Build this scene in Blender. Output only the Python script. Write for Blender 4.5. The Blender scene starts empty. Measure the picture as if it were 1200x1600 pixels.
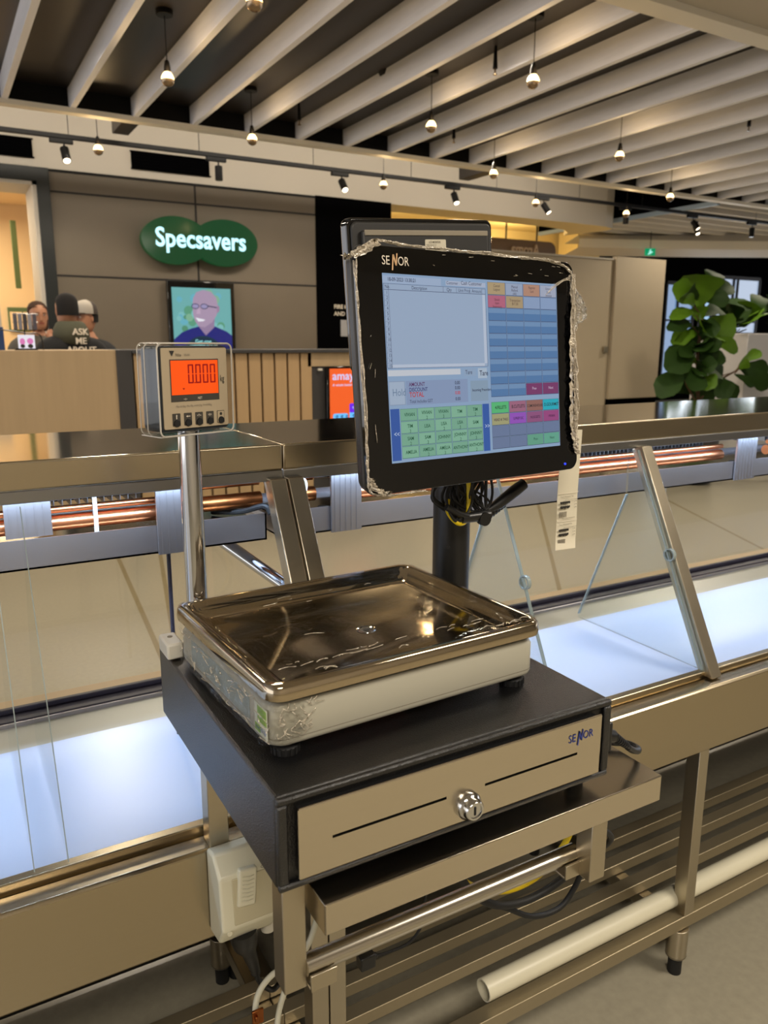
import bpy, bmesh, math, random
from mathutils import Vector, Matrix, Euler

sc = bpy.context.scene
C = sc.collection
PI = math.pi
R = math.radians
rnd = random.Random(7)

# ------------------------------------------------------------------ camera
EYE = Vector((0, 0, 1.335))
pitch, yaw, roll = R(12.28), R(29.85), R(0.14)
fw = Vector((math.sin(yaw)*math.cos(pitch), math.cos(yaw)*math.cos(pitch), -math.sin(pitch)))
rt0 = Vector((math.cos(yaw), -math.sin(yaw), 0)); up0 = rt0.cross(fw)
rt = rt0*math.cos(roll)+up0*math.sin(roll); up = -rt0*math.sin(roll)+up0*math.cos(roll)
cd = bpy.data.cameras.new('camera'); cam = bpy.data.objects.new('camera', cd); C.objects.link(cam)
cam.matrix_world = Matrix((( rt.x, up.x, -fw.x, EYE.x), (rt.y, up.y, -fw.y, EYE.y), (rt.z, up.z, -fw.z, EYE.z), (0,0,0,1)))
cd.sensor_fit = 'VERTICAL'; cd.sensor_height = 36; cd.lens = 1217/1600*36; cd.clip_start = .02
cd.dof.use_dof = True; cd.dof.focus_distance = 1.05; cd.dof.aperture_fstop = 9.0
sc.camera = cam

# ------------------------------------------------------------------ colour management
sc.view_settings.view_transform = 'Standard'
sc.view_settings.look = 'None'
sc.view_settings.gamma = 1
sc.view_settings.exposure = 0.0
sc.view_settings.use_curve_mapping = False
sc.cycles.use_denoising = True
sc.cycles.max_bounces = 8; sc.cycles.diffuse_bounces = 3; sc.cycles.glossy_bounces = 5
sc.cycles.transparent_max_bounces = 16; sc.cycles.transmission_bounces = 6
sc.cycles.sample_clamp_indirect = 4; sc.cycles.caustics_reflective = False; sc.cycles.caustics_refractive = False

# ------------------------------------------------------------------ world and big lights
w = bpy.data.worlds.new('mall_air'); sc.world = w; w.use_nodes = True
w.node_tree.nodes['Background'].inputs[0].default_value = (.57, .565, .58, 1)
w.node_tree.nodes['Background'].inputs[1].default_value = 3.6

def area(name, loc, size, power, col, rot=(0,0,0), spread=None):
    l = bpy.data.lights.new(name, 'AREA'); l.shape = 'RECTANGLE'; l.size, l.size_y = size
    l.energy = power; l.color = col
    if spread: l.spread = spread
    o = bpy.data.objects.new(name, l); o.location = loc; o.rotation_euler = rot; C.objects.link(o); return o
# added area fills over the staff side, unseen behind and above the camera
area('staff_side_fill', (-.6, -1.6, 3.0), (1.2, .6), 85, (1, .90, .76))
area('staff_side_fill', (2.4, -.9, 3.0), (1.2, .6), 85, (1, .90, .76))
area('staff_side_fill', (3.2, 1.6, 3.0), (.6, .6), 16, (1, .90, .76))
# cold LED lines tucked under the front lip of the display canopy
area('case_led_light', (-.53, 1.188, 1.1225), (1.95, .010), 7.6, (.52, .71, 1.0), (R(20), 0, 0))
area('case_led_light', (1.70, 1.188, 1.1225), (2.3, .010), 9.2, (.52, .71, 1.0), (R(20), 0, 0))
# shop interiors
area('shop_interior_light', (-.5, 9.2, 2.7), (2.6, 1.0), 60, (1, .80, .52))
for x, y in ((6.2, 10.2), (8.6, 10.6)):
    l = bpy.data.lights.new('food_court_light', 'POINT'); l.energy = 48; l.color = (1, .80, .42); l.shadow_soft_size = .15
    o = bpy.data.objects.new('food_court_light', l); o.location = (x, y, 2.95); C.objects.link(o)
# added fill spots under the slats, brightening the floor and far bays
def down(x, y, z, power, ang=150, col=(1, .87, .70)):
    l = bpy.data.lights.new('fill_spot', 'SPOT'); l.energy = power; l.color = col; l.spot_size = R(ang); l.spot_blend = .5; l.shadow_soft_size = .12
    o = bpy.data.objects.new('fill_spot', l); o.location = (x, y, z); C.objects.link(o)
for x, y in ((-.936, 3.6), (.882, 2.6), (3.155, 4.2), (4.973, 3.4), (.882, 5.4), (4.518, 6.1), (7.245, 5.2), (9.518, 5.8), (12.245, 6.3)): down(x, y, 3.0, 105)
for x, y in ((1.2, 7.0), (3.0, 7.0)): down(x, y, 2.8, 45)
for x, y in ((10.2, 7.6), (12.6, 7.4), (15, 8.2)): down(x, y, 2.98, 150)

area('bulkhead_fill', (1.5, 6.72, 3.10), (11, .1), 60, (1, .90, .76), (R(95), 0, 0))  # added unseen fill behind the ceiling trim, brightens the bulkhead
area('window_daylight', (16.6, 12.7, 1.7), (3.2, 2.2), 90, (.82, .9, 1), (R(-90), 0, 0))
# ------------------------------------------------------------------ materials
def lin(c):
    r = []
    for v in c[:3]:
        v /= 255.; r.append(v/12.92 if v <= .04045 else ((v+.055)/1.055)**2.4)
    return (*r, 1)
MATS = {}
def mat(name, col, rough=.5, metal=0., spec=.5, noise=None, bump=None, emit=0., coat=0., ecol=None, stretch=None, alpha=None, trans=0.):
    m = bpy.data.materials.new(name); m.use_nodes = True; nt = m.node_tree; b = nt.nodes['Principled BSDF']
    col = lin(col); b.inputs['Base Color'].default_value = col
    b.inputs['Roughness'].default_value = rough; b.inputs['Metallic'].default_value = metal
    b.inputs['Specular IOR Level'].default_value = spec; b.inputs['Coat Weight'].default_value = coat
    b.inputs['Transmission Weight'].default_value = trans
    if emit:
        b.inputs['Emission Color'].default_value = lin(ecol) if ecol else col
        b.inputs['Emission Strength'].default_value = emit
    if noise or bump:
        tc = nt.nodes.new('ShaderNodeTexCoord'); mp = nt.nodes.new('ShaderNodeMapping')
        mp.inputs['Scale'].default_value = stretch or (1, 1, 1); nt.links.new(tc.outputs['Object'], mp.inputs['Vector'])
    if noise:
        s, amt = noise; n = nt.nodes.new('ShaderNodeTexNoise'); n.inputs['Scale'].default_value = s; n.inputs['Detail'].default_value = 4
        nt.links.new(mp.outputs[0], n.inputs['Vector'])
        mx = nt.nodes.new('ShaderNodeMix'); mx.data_type = 'RGBA'
        mx.inputs[6].default_value = (*[c*(1-amt) for c in col[:3]], 1); mx.inputs[7].default_value = (*[min(1, c*(1+amt)) for c in col[:3]], 1)
        nt.links.new(n.outputs['Fac'], mx.inputs[0]); nt.links.new(mx.outputs[2], b.inputs['Base Color'])
        mr = nt.nodes.new('ShaderNodeMapRange'); mr.inputs[3].default_value = max(0, rough-.05 if metal < .5 else rough*.88); mr.inputs[4].default_value = min(1, rough+.05 if metal < .5 else rough*1.12)
        nt.links.new(n.outputs['Fac'], mr.inputs[0]); nt.links.new(mr.outputs[0], b.inputs['Roughness'])
    if bump:
        s, amt = bump; n = nt.nodes.new('ShaderNodeTexNoise'); n.inputs['Scale'].default_value = s; n.inputs['Detail'].default_value = 3
        nt.links.new(mp.outputs[0], n.inputs['Vector']); bp = nt.nodes.new('ShaderNodeBump'); bp.inputs['Strength'].default_value = amt
        bp.inputs['Distance'].default_value = .01; nt.links.new(n.outputs['Fac'], bp.inputs['Height']); nt.links.new(bp.outputs[0], b.inputs['Normal'])
    MATS[name] = m; return m
def glow(name, col, s=1.):
    m = bpy.data.materials.new(name); m.use_nodes = True; b = m.node_tree.nodes['Principled BSDF']
    b.inputs['Base Color'].default_value = (0.01, .01, .01, 1); b.inputs['Roughness'].default_value = .12
    b.inputs['Emission Color'].default_value = lin(col); b.inputs['Emission Strength'].default_value = s
    MATS[name] = m; return m
def clear(name, tint=(1, 1, 1), rough=.03, bump=None, base=.06, edge=.5, thick=.0):
    """thin glass or film: transparent mixed with gloss by viewing angle"""
    m = bpy.data.materials.new(name); m.use_nodes = True; nt = m.node_tree; nt.nodes.clear()
    out = nt.nodes.new('ShaderNodeOutputMaterial'); tr = nt.nodes.new('ShaderNodeBsdfTransparent'); gl = nt.nodes.new('ShaderNodeBsdfGlossy')
    tr.inputs[0].default_value = (*tint, 1); gl.inputs['Roughness'].default_value = rough; gl.inputs[0].default_value = (.95, .97, 1, 1)
    lw = nt.nodes.new('ShaderNodeLayerWeight'); lw.inputs[0].default_value = .25
    mr = nt.nodes.new('ShaderNodeMapRange'); mr.inputs[3].default_value = base; mr.inputs[4].default_value = edge
    nt.links.new(lw.outputs['Fresnel'], mr.inputs[0]); mx = nt.nodes.new('ShaderNodeMixShader')
    nt.links.new(mr.outputs[0], mx.inputs[0]); nt.links.new(tr.outputs[0], mx.inputs[1]); nt.links.new(gl.outputs[0], mx.inputs[2])
    nt.links.new(mx.outputs[0], out.inputs[0])
    if bump:
        tc = nt.nodes.new('ShaderNodeTexCoord'); n = nt.nodes.new('ShaderNodeTexNoise'); n.inputs['Scale'].default_value = bump[0]; n.inputs['Detail'].default_value = 5
        n.inputs['Distortion'].default_value = 1.5
        nt.links.new(tc.outputs['Object'], n.inputs['Vector']); bp = nt.nodes.new('ShaderNodeBump'); bp.inputs['Strength'].default_value = bump[1]; bp.inputs['Distance'].default_value = .01
        nt.links.new(n.outputs['Fac'], bp.inputs['Height']); nt.links.new(bp.outputs[0], gl.inputs['Normal']); nt.links.new(bp.outputs[0], lw.inputs['Normal'])
    MATS[name] = m; return m

steel = mat('brushed_steel', (186, 180, 168), .22, 1, noise=(3, .03), stretch=(1, 1, 40))
steel_x = mat('brushed_steel_long', (206, 196, 178), .22, 1, noise=(2.5, .03), stretch=(.5, 90, 90))
case_steel = mat('case_steel', (184, 171, 146), .24, 1, noise=(2.5, .03), stretch=(.5, 90, 90))
steel_top = mat('polished_steel_sheet', (170, 162, 148), .09, 1, noise=(5, .05), bump=(2.0, .02))
steel_pan = mat('polished_pan_steel', (182, 168, 144), .075, 1, noise=(14, .05))
steel_frame = mat('steel_tube', (186, 176, 156), .34, 1, noise=(8, .08))
tray_m = mat('satin_steel', (168, 166, 170), .42, 1, noise=(3, .04))
chrome = mat('chrome', (205, 205, 205), .08, 1)
fin_m = mat('aluminium_fin', (150, 150, 150), .35, 1)
copper = mat('copper', (228, 150, 104), .3, 1, noise=(18, .12))
copper_old = mat('tarnished_copper', (150, 90, 50), .35, 1, noise=(40, .45))
pipe_ins = mat('pipe_insulation', (90, 82, 84), .6, 0, noise=(30, .5))
deck_m = mat('white_deck_sheet', (176, 190, 216), .30, 0, noise=(2, .02))
deck_grey = mat('grey_deck_edge', (176, 178, 172), .4, .2)
dark_rail = mat('dark_rubber_rail', (40, 38, 54), .5)
slat_m = mat('slat_steel', (166, 153, 126), .42, .8, noise=(6, .08))
black_pl = mat('black_plastic', (18, 18, 19), .35)
black_gloss = mat('black_gloss', (5, 5, 6), .06, coat=.5)
black_back = mat('dark_textured_plastic', (44, 43, 42), .45, noise=(200, .1))
drawer_m = mat('black_powder_coat', (9, 9, 11), .31, 0, spec=.8, bump=(700, .25))
rubber = mat('black_rubber', (10, 10, 11), .6)
scale_m = mat('scale_grey_plastic', (172, 168, 152), .38, noise=(5, .02))
white_pl = mat('white_plastic', (214, 210, 198), .4)
outlet_m = mat('cream_plastic', (212, 208, 186), .35)
pvc_m = mat('white_pvc', (214, 208, 184), .38, noise=(12, .04))
yellow_m = mat('yellow_cable', (226, 196, 10), .4)
cable_w = mat('white_cable', (206, 204, 186), .45)
paper_m = mat('thermal_paper', (220, 212, 190), .7)
ink = mat('black_ink', (40, 38, 34), .7)
ink_g = mat('grey_ink', (120, 112, 98), .7)
ind_blue = mat('indicator_slate', (38, 46, 54), .4)
ind_face = mat('indicator_membrane', (176, 160, 134), .45)
key_m = mat('key_dark', (62, 58, 52), .5)
blue_ink = mat('blue_ink', (30, 50, 130), .4)
white_ink = mat('white_ink', (225, 214, 196), .5)
gold_ink = mat('tan_ink', (205, 165, 120), .5)
lcd_m = glow('orange_backlight', (255, 84, 8), 1.0)
lcd_dark = glow('lcd_segment', (150, 12, 8), 1.0)
glass_m = clear('glass_pane', (.95, .97, .965), .01, None, .025, .45)
glass_edge = mat('glass_edge', (196, 212, 214), .15, 0, trans=.5)
film_m = clear('stretch_film', (.97, .97, .96), .08, (60, .8), .02, .5)
film_soft = clear('taut_film', (.98, .98, .98), .05, (14, .12), .012, .30)
film_crumple = mat('crumpled_film', (214, 202, 182), .18, .25, spec=.8, bump=(160, 1.0), coat=.6)
acry = clear('clear_cover', (.93, .94, .93), .05, None, .03, .40)
acry_edge = mat('acrylic_edge', (190, 184, 174), .18, 0, coat=.5)
floor_m = mat('terrazzo_floor', (158, 151, 132), .32, noise=(55, .16))
wall_pan = mat('taupe_panel', (104, 94, 80), .55, noise=(2.5, .10))
wall_black = mat('black_wall', (7, 7, 8), .8, spec=.0)
joint_m = mat('dark_joint', (22, 18, 15), .7)
white_wall = mat('off_white_plaster', (196, 188, 174), .7, noise=(1.5, .02))
ceil_dark = mat('dark_ceiling', (38, 33, 30), .45, noise=(1.2, .25))
beam_m = mat('whitewashed_timber', (236, 236, 240), .55, noise=(4, .13), stretch=(6, .7, 9))
beam_mx = mat('whitewashed_timber_far', (232, 224, 210), .55, noise=(4, .1), stretch=(.7, 6, 9))
flange_m = mat('white_trim_paint', (236, 228, 210), .5)
black_met = mat('black_metal', (9, 8, 8), .5, spec=.2)
bulb_on = glow('bulb_glow', (255, 214, 140), 7.0)
bulb_cap = mat('bulb_silver', (150, 130, 105), .25, .9)
spot_on = glow('spot_glow', (255, 236, 205), 6.0)
cream_wall = mat('cream_plaster', (226, 200, 140), .7, noise=(1, .04))
shop_cream = mat('shop_cream', (240, 212, 168), .7)
hoard_m = mat('hoarding_board', (172, 158, 134), .6, noise=(1, .03))
wood_l = mat('light_oak', (172, 148, 114), .5, noise=(3, .10), stretch=(9, 9, .6))
wood_s = mat('oak_batten', (178, 148, 108), .5, noise=(3, .1), stretch=(9, 9, .6))
wood_gap = mat('dark_batten_gap', (104, 82, 56), .7)
kiosk_dark = mat('charcoal_laminate', (56, 54, 54), .5)
led_m = glow('led_strip', (222, 235, 255), 5.0)
soft_white = mat('planter_white', (206, 204, 204), .5)
leaf_m = mat('fig_leaf', (78, 112, 22), .5, noise=(9, .3), spec=.25)
leaf_d = mat('dark_fig_leaf', (34, 58, 15), .6, spec=.2, noise=(9, .3))
bark_m = mat('bark', (84, 62, 42), .8, noise=(20, .3))
soil_m = mat('soil', (50, 38, 28), .9)
for a in (steel_x,):
    a.node_tree.nodes['Principled BSDF'].inputs['Anisotropic'].default_value = .4

# ------------------------------------------------------------------ mesh helpers
class B:
    def __init__(s): s.bm = bmesh.new(); s.mats = []; s.i = 0
    def m(s, material):
        if material not in s.mats: s.mats.append(material)
        s.i = s.mats.index(material); return s
    def _f(s, vs):
        try: f = s.bm.faces.new(vs); f.material_index = s.i; return f
        except ValueError: return None
    def box(s, x0, x1, y0, y1, z0, z1, M=None):
        v = [Vector(p) for p in ((x0,y0,z0),(x1,y0,z0),(x1,y1,z0),(x0,y1,z0),(x0,y0,z1),(x1,y0,z1),(x1,y1,z1),(x0,y1,z1))]
        if M: v = [M @ p for p in v]
        v = [s.bm.verts.new(p) for p in v]
        for q in ((3,2,1,0),(4,5,6,7),(0,1,5,4),(1,2,6,5),(2,3,7,6),(3,0,4,7)): s._f([v[k] for k in q])
        return s
    def quad(s, *pts):
        s._f([s.bm.verts.new(p) for p in pts]); return s
    def poly(s, pts, M=None):
        return s.quad(*[(M @ Vector(p) if M else p) for p in pts])
    def prism(s, pts, axis, a, b, M=None):
        """2D polygon pts extruded along axis from a to b"""
        def p3(p, t):
            q = {'x': (t, p[0], p[1]), 'y': (p[0], t, p[1]), 'z': (p[0], p[1], t)}[axis]
            return (M @ Vector(q)) if M else Vector(q)
        va = [s.bm.verts.new(p3(p, a)) for p in pts]; vb = [s.bm.verts.new(p3(p, b)) for p in pts]
        n = len(pts); s._f(va[::-1]); s._f(vb)
        for k in range(n): s._f([va[k], va[(k+1) % n], vb[(k+1) % n], vb[k]])
        return s
    def tube(s, path, r, seg=10, caps=True, rs=None):
        path = [Vector(p) for p in path]; rings = []; ref = None
        for k, p in enumerate(path):
            d = (path[min(k+1, len(path)-1)] - path[max(k-1, 0)]).normalized()
            if ref is None: ref = d.orthogonal().normalized()
            else:
                ref = (ref - d*ref.dot(d))
                ref = ref.normalized() if ref.length > 1e-6 else d.orthogonal().normalized()
            b2 = d.cross(ref); rr = rs[k] if rs else r
            rings.append([s.bm.verts.new(p + (ref*math.cos(2*PI*j/seg) + b2*math.sin(2*PI*j/seg))*rr) for j in range(seg)])
        for a, b in zip(rings, rings[1:]):
            for j in range(seg): s._f([a[j], a[(j+1) % seg], b[(j+1) % seg], b[j]])
        if caps: s._f(rings[0][::-1]); s._f(rings[-1])
        return s
    def cyl(s, p0, p1, r, r1=None, seg=16, caps=True): return s.tube([p0, p1], r, seg, caps, rs=[r, r if r1 is None else r1])
    def lathe(s, prof, o=(0,0,0), seg=24, M=None, caps=True):
        """prof: list of (r, z) about a vertical axis at o"""
        o = Vector(o); rings = []
        for r, z in prof:
            ring = []
            for j in range(seg):
                p = Vector((r*math.cos(2*PI*j/seg), r*math.sin(2*PI*j/seg), z))
                if M: p = M @ p
                ring.append(s.bm.verts.new(o + p))
            rings.append(ring)
        for a, b in zip(rings, rings[1:]):
            for j in range(seg): s._f([a[j], a[(j+1) % seg], b[(j+1) % seg], b[j]])
        if caps: s._f(rings[0][::-1]); s._f(rings[-1])
        return s
    def sphere(s, c, r, sc3=(1,1,1), seg=16):
        return s.lathe([(max(1e-4, r*math.sin(PI*k/10))*sc3[0], -r*math.cos(PI*k/10)*sc3[2]) for k in range(11)], c, seg)
    def rrect(s, x0, x1, z0, z1, r, n=5):
        out = []
        for cx, cz, a in ((x1-r, z0+r, -90), (x1-r, z1-r, 0), (x0+r, z1-r, 90), (x0+r, z0+r, 180)):
            for k in range(n+1):
                t = R(a + 90*k/n); out.append((cx+r*math.cos(t), cz+r*math.sin(t)))
        return out
    def text(s, txt, size, M, bold=0., shear=0., align='LEFT', extrude=0., sx=1.):
        key = (txt, align, bold, shear, extrude/size if size else 0)
        if key not in TXT:
            cu = bpy.data.curves.new('t', 'FONT'); cu.body = txt; cu.size = 1; cu.align_x = align; cu.shear = shear; cu.offset = bold; cu.resolution_u = 3
            cu.extrude = extrude/size
            o = bpy.data.objects.new('t', cu); C.objects.link(o)
            dg = bpy.context.evaluated_depsgraph_get(); me = bpy.data.meshes.new_from_object(o.evaluated_get(dg))
            TXT[key] = ([v.co.copy() for v in me.vertices], [list(p.vertices) for p in me.polygons])
            bpy.data.objects.remove(o); bpy.data.curves.remove(cu); bpy.data.meshes.remove(me)
        vs, fs = TXT[key]; nv = [s.bm.verts.new(M @ Vector((v.x*size*sx, v.y*size, v.z*size))) for v in vs]
        for f in fs: s._f([nv[k] for k in f])
        return s
TXT = {}
def finish(bm, name, mats, smooth=True, angle=40):
    me = bpy.data.meshes.new(name); bmesh.ops.recalc_face_normals(bm, faces=bm.faces) if smooth != 'keep' else None
    bm.to_mesh(me); bm.free()
    for x in mats: me.materials.append(x)
    if smooth:
        me.polygons.foreach_set('use_smooth', [True]*len(me.polygons)); me.set_sharp_from_angle(angle=R(angle))
    return me
def tag(o, label=None, cat=None, group=None, kind=None):
    for k, v in (('label', label), ('category', cat), ('group', group), ('kind', kind)):
        if v: o[k] = v
    return o
def obj(name, b, parent=None, bevel=0, seg=2, loc=None, smooth=True, label=None, keep=False, M=None):
    o = bpy.data.objects.new(name, finish(b.bm, name, b.mats, 'keep' if keep else smooth)); C.objects.link(o)
    if parent:
        o.parent = parent
        if parent.get('worldbuilt'): o.matrix_parent_inverse = Matrix.Translation(-Vector(parent.location))
    if M is not None: o.matrix_basis = M
    if bevel:
        md = o.modifiers.new('edge', 'BEVEL'); md.width = bevel; md.segments = seg; md.limit_method = 'ANGLE'; md.angle_limit = R(35)
    if label: o['label'] = label
    return o
def thing(name, loc, label, cat, group=None, rot=None, world=True):
    o = bpy.data.objects.new(name, None); C.objects.link(o); o.location = loc; o.empty_display_size = .05
    if rot: o.rotation_euler = rot
    if world: o['worldbuilt'] = True
    return tag(o, label, cat, group)
def copy_tree(o, parent=None):
    c = o.copy(); C.objects.link(c)
    if parent: c.parent = parent
    for ch in [k for k in bpy.data.objects if k.parent == o]: copy_tree(ch, c)
    return c
def struct(name, b, bevel=0, **k): return tag(obj(name, b, bevel=bevel, **k), kind='structure')
# text frames: XZ plane facing -Y
FR = Matrix(((1,0,0,0),(0,0,-1,0),(0,1,0,0),(0,0,0,1)))
def face_at(x, y, z): return Matrix.Translation((x, y, z)) @ FR
def bez(pts, n=14):
    """Catmull-Rom through points"""
    P = [Vector(p) for p in pts]; P = [P[0]*2-P[1]] + P + [P[-1]*2-P[-2]]; out = []
    for k in range(1, len(P)-2):
        for j in range(n):
            t = j/n; out.append(.5*((2*P[k]) + (P[k+1]-P[k-1])*t + (2*P[k-1]-5*P[k]+4*P[k+1]-P[k+2])*t*t + (-P[k-1]+3*P[k]-3*P[k+1]+P[k+2])*t**3))
    out.append(P[-2]); return out

# ================================================================== THE SETTING
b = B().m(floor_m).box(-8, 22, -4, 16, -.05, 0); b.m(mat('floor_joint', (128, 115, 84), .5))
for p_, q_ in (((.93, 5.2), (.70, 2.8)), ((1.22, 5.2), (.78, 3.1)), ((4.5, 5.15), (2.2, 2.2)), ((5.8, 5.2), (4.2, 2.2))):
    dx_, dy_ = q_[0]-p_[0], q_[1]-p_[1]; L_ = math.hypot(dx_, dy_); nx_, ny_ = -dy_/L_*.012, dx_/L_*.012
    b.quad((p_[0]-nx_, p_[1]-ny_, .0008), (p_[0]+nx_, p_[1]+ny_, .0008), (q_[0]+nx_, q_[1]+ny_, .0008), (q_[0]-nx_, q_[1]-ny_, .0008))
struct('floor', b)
b = B().m(white_wall).box(-8, 20, -4.1, -4, 0, 3.1); struct('wall_back', b)
# dark ceiling over the slatted bay, white ceiling over the staff side
struct('ceiling', B().m(ceil_dark).box(-8, 20, 3.07, 6.64, 3.16, 3.21))
struct('ceiling_upper', B().m(white_wall).box(-8, 8.3, 6.64, 8.05, 3.60, 3.65))
struct('ceiling_void', B().m(wall_black).box(-8, 24, 6.64, 13.1, 3.66, 3.70))
b = B().m(white_wall).box(-8, 20, -4, 3.07, 3.02, 3.2); struct('ceiling_staff_side', b)
b = B().m(flange_m).box(-8, 20, 3.07, 3.2, 2.985, 3.03); struct('trim_1', b)
b = B().m(black_met).box(-8, 20, 6.60, 6.64, 3.03, 3.70); b.m(flange_m).box(-8, 20, 6.55, 6.64, 2.985, 3.02); struct('trim_2', b)
# bulkhead above the shops with a curved right end
pl = [(-8, 8.0), (7.4, 8.0), (8.0, 8.03), (8.22, 8.12), (8.30, 8.3)]
b = B().m(white_wall)
for p, q in zip(pl, pl[1:]):
    b.quad((p[0], p[1], 2.85), (q[0], q[1], 2.85), (q[0], q[1], 3.66), (p[0], p[1], 3.66))
b.m(cream_wall)
inner = [(4.67, 8.45), (7.3, 8.45), (7.75, 8.55), (8.0, 8.75), (8.15, 9.0)]; outer = [(4.67, 8.0), (7.4, 8.0), (8.0, 8.03), (8.22, 8.12), (8.30, 8.3)]
for p, q, u, v in zip(outer, outer[1:], inner[1:], inner): b.quad((*p, 2.851), (*q, 2.851), (*u, 2.851), (*v, 2.851)); b.quad((*v, 2.851), (*u, 2.851), (*u, 3.3), (*v, 3.3))
struct('wall_bulkhead', b, smooth=True)
# shopfront wall behind the kiosk
b = B().m(wall_pan)
b.box(1.10, 3.735, 8.0, 8.15, 0, 2.85)
b.m(joint_m); b.box(2.428, 2.446, 7.996, 8.01, .9, 2.85); b.box(1.10, 3.735, 7.996, 8.01, 2.655, 2.672); b.box(1.10, 3.735, 7.996, 8.01, 1.925, 1.942)
b.m(black_met).box(1.10, 3.735, 7.985, 8.02, 2.832, 2.852)
struct('wall_shopfront', b)
b = B().m(wall_black).box(3.735, 4.67, 7.99, 8.15, 0, 2.86); struct('wall_black_panel', b)
# lit opening on the left
b = B().m(mat('dark_green_frame', (10, 17, 16), .4)).box(.99, 1.10, 7.95, 8.2, 0, 2.85); b.box(-8, 1.0, 7.95, 8.2, 2.73, 2.85)
struct('door_1', b, bevel=.006)
b = B().m(white_wall).box(.955, .99, 7.97, 8.5, 0, 2.73); b.box(-3, .99, 7.97, 8.5, 2.70, 2.73); struct('trim_3', b)
b = B().m(shop_cream).box(-3, 1.6, 10.2, 10.3, 0, 2.85); b.box(1.45, 1.6, 8.2, 10.3, 0, 2.85)
struct('wall_shop_interior', b)
b = B().m(shop_cream).box(-3, 1.6, 8.2, 10.3, 2.85, 2.9); struct('ceiling_shop_interior', b)
b = B().m(white_wall).box(.25, .625, 8.3, 8.5, 0, 1.95); struct('wall_shop_pier', b)
# cream recess of the food court, with its column
b = B().m(cream_wall).box(4.67, 11.3, 11.6, 11.7, 0, 3.3); struct('wall_food_court', b)
b = B().m(cream_wall); b._f([b.bm.verts.new(p) for p in ((4.67, 8.4, 3.3), (8.25, 8.45, 3.3), (11.3, 11.6, 3.3), (4.67, 11.6, 3.3))]); struct('ceiling_food_court', b)
b = B().m(cream_wall).box(10.30, 10.85, 11.0, 11.5, 0, 3.3); struct('wall_column', b, bevel=.01)
# second slatted bay and the curved fascia beyond it
b = B().m(wall_black).box(9.0, 24, 13.0, 13.1, 0, 5.0); struct('wall_far', b)
ring = []
for k in range(26):
    t = k/25; px = 9.0 + t*6.2; py = 9.58 - t*3.56 + .35*math.sin(t*PI); top = 2.985 + .10*t + .28*max(0, t-.28)
    ring.append((px, py, top))
b = B().m(flange_m)
for p, q in zip(ring, ring[1:]):
    b.quad((p[0], p[1], 2.80), (q[0], q[1], 2.80), (q[0], q[1], 2.93), (p[0], p[1], 2.93))
b.m(white_wall)
for p, q in zip(ring, ring[1:]):
    b.quad((p[0], p[1], 2.93), (q[0], q[1], 2.93), (q[0]+.02, q[1]+.04, q[2]), (p[0]+.02, p[1]+.04, p[2]))
    b.quad((p[0]+.02, p[1]+.04, p[2]), (q[0]+.02, q[1]+.04, q[2]), (q[0]+.6, q[1]+1.0, q[2]), (p[0]+.6, p[1]+1.0, p[2]))
    b.quad((p[0], p[1], 2.80), (q[0], q[1], 2.80), (q[0]+.6, q[1]+1.0, 2.80), (p[0]+.6, p[1]+1.0, 2.80))
struct('trim_4', b)
b = B().m(mat('pale_blue_trim', (150, 170, 190), .5)).box(8.44, 8.50, 6.66, 9.9, 2.97, 3.02).m(wall_black).box(8.44, 8.49, 6.66, 9.9, 3.02, 3.22); struct('trim_5', b)

# windows in the far wall
def window(n, x0, x1, z0, z1, mull, col, s):
    b = B().m(black_met)
    for x in [x0, x1] + mull: b.box(x-.025, x+.025, 12.93, 13.0, z0, z1)
    b.box(x0, x1, 12.93, 13.0, z1-.04, z1+.04); b.box(x0, x1, 12.93, 13.0, z0-.04, z0+.04)
    b.box(x0, x1, 12.93, 13.0, 1.84, 1.88)
    o = struct('window_%d' % n, b)
    p = obj('pane', B().m(glow('daylight_%d' % n, col, s)).box(x0, x1, 12.97, 12.985, z0, z1), o)
window(1, 14.95, 15.9, .3, 2.7, [15.35], (120, 150, 190), .9)
window(2, 16.1, 16.55, .3, 2.75, [], (150, 190, 225), .95)
window(3, 16.7, 18.3, 1.2, 2.9, [17.3, 17.45], (170, 186, 210), .95)

# slats of the main bay: one timber each
ORD = ['first', 'second', 'third', 'fourth', 'fifth', 'sixth', 'seventh', 'eighth', 'ninth', 'tenth', 'eleventh', 'twelfth', 'thirteenth', 'fourteenth', 'fifteenth', 'sixteenth', 'seventeenth', 'eighteenth', 'nineteenth', 'twentieth', 'twenty-first', 'twenty-second', 'twenty-third', 'twenty-fourth']
proto = None
for k in range(24):
    if proto is None:
        proto = obj('ceiling_beam', B().m(beam_m).box(-.021, .021, 3.2, 6.60, 0, .145), bevel=.002)
        o = proto
    else: o = proto.copy(); C.objects.link(o)
    o.location = (.655+.4545*k, 0, 3.015)
    tag(o, 'whitewashed timber ceiling beam, %s from the left across the front slatted bay' % ORD[k], 'beam', 'whitewashed beams of the front ceiling bay')
proto = None
for k in range(9):
    if proto is None:
        proto = o = obj('ceiling_beam', B().m(beam_mx).box(8.5, 17.0, -.021, .021, 0, .17), bevel=.002)
    else: o = proto.copy(); C.objects.link(o)
    o.location = (0, 6.98+.34*k, 3.02)
    tag(o, 'whitewashed beam of the distant ceiling bay at right, %s behind the black lighting track' % ORD[k], 'beam', 'beams of the distant ceiling bay')
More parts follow.
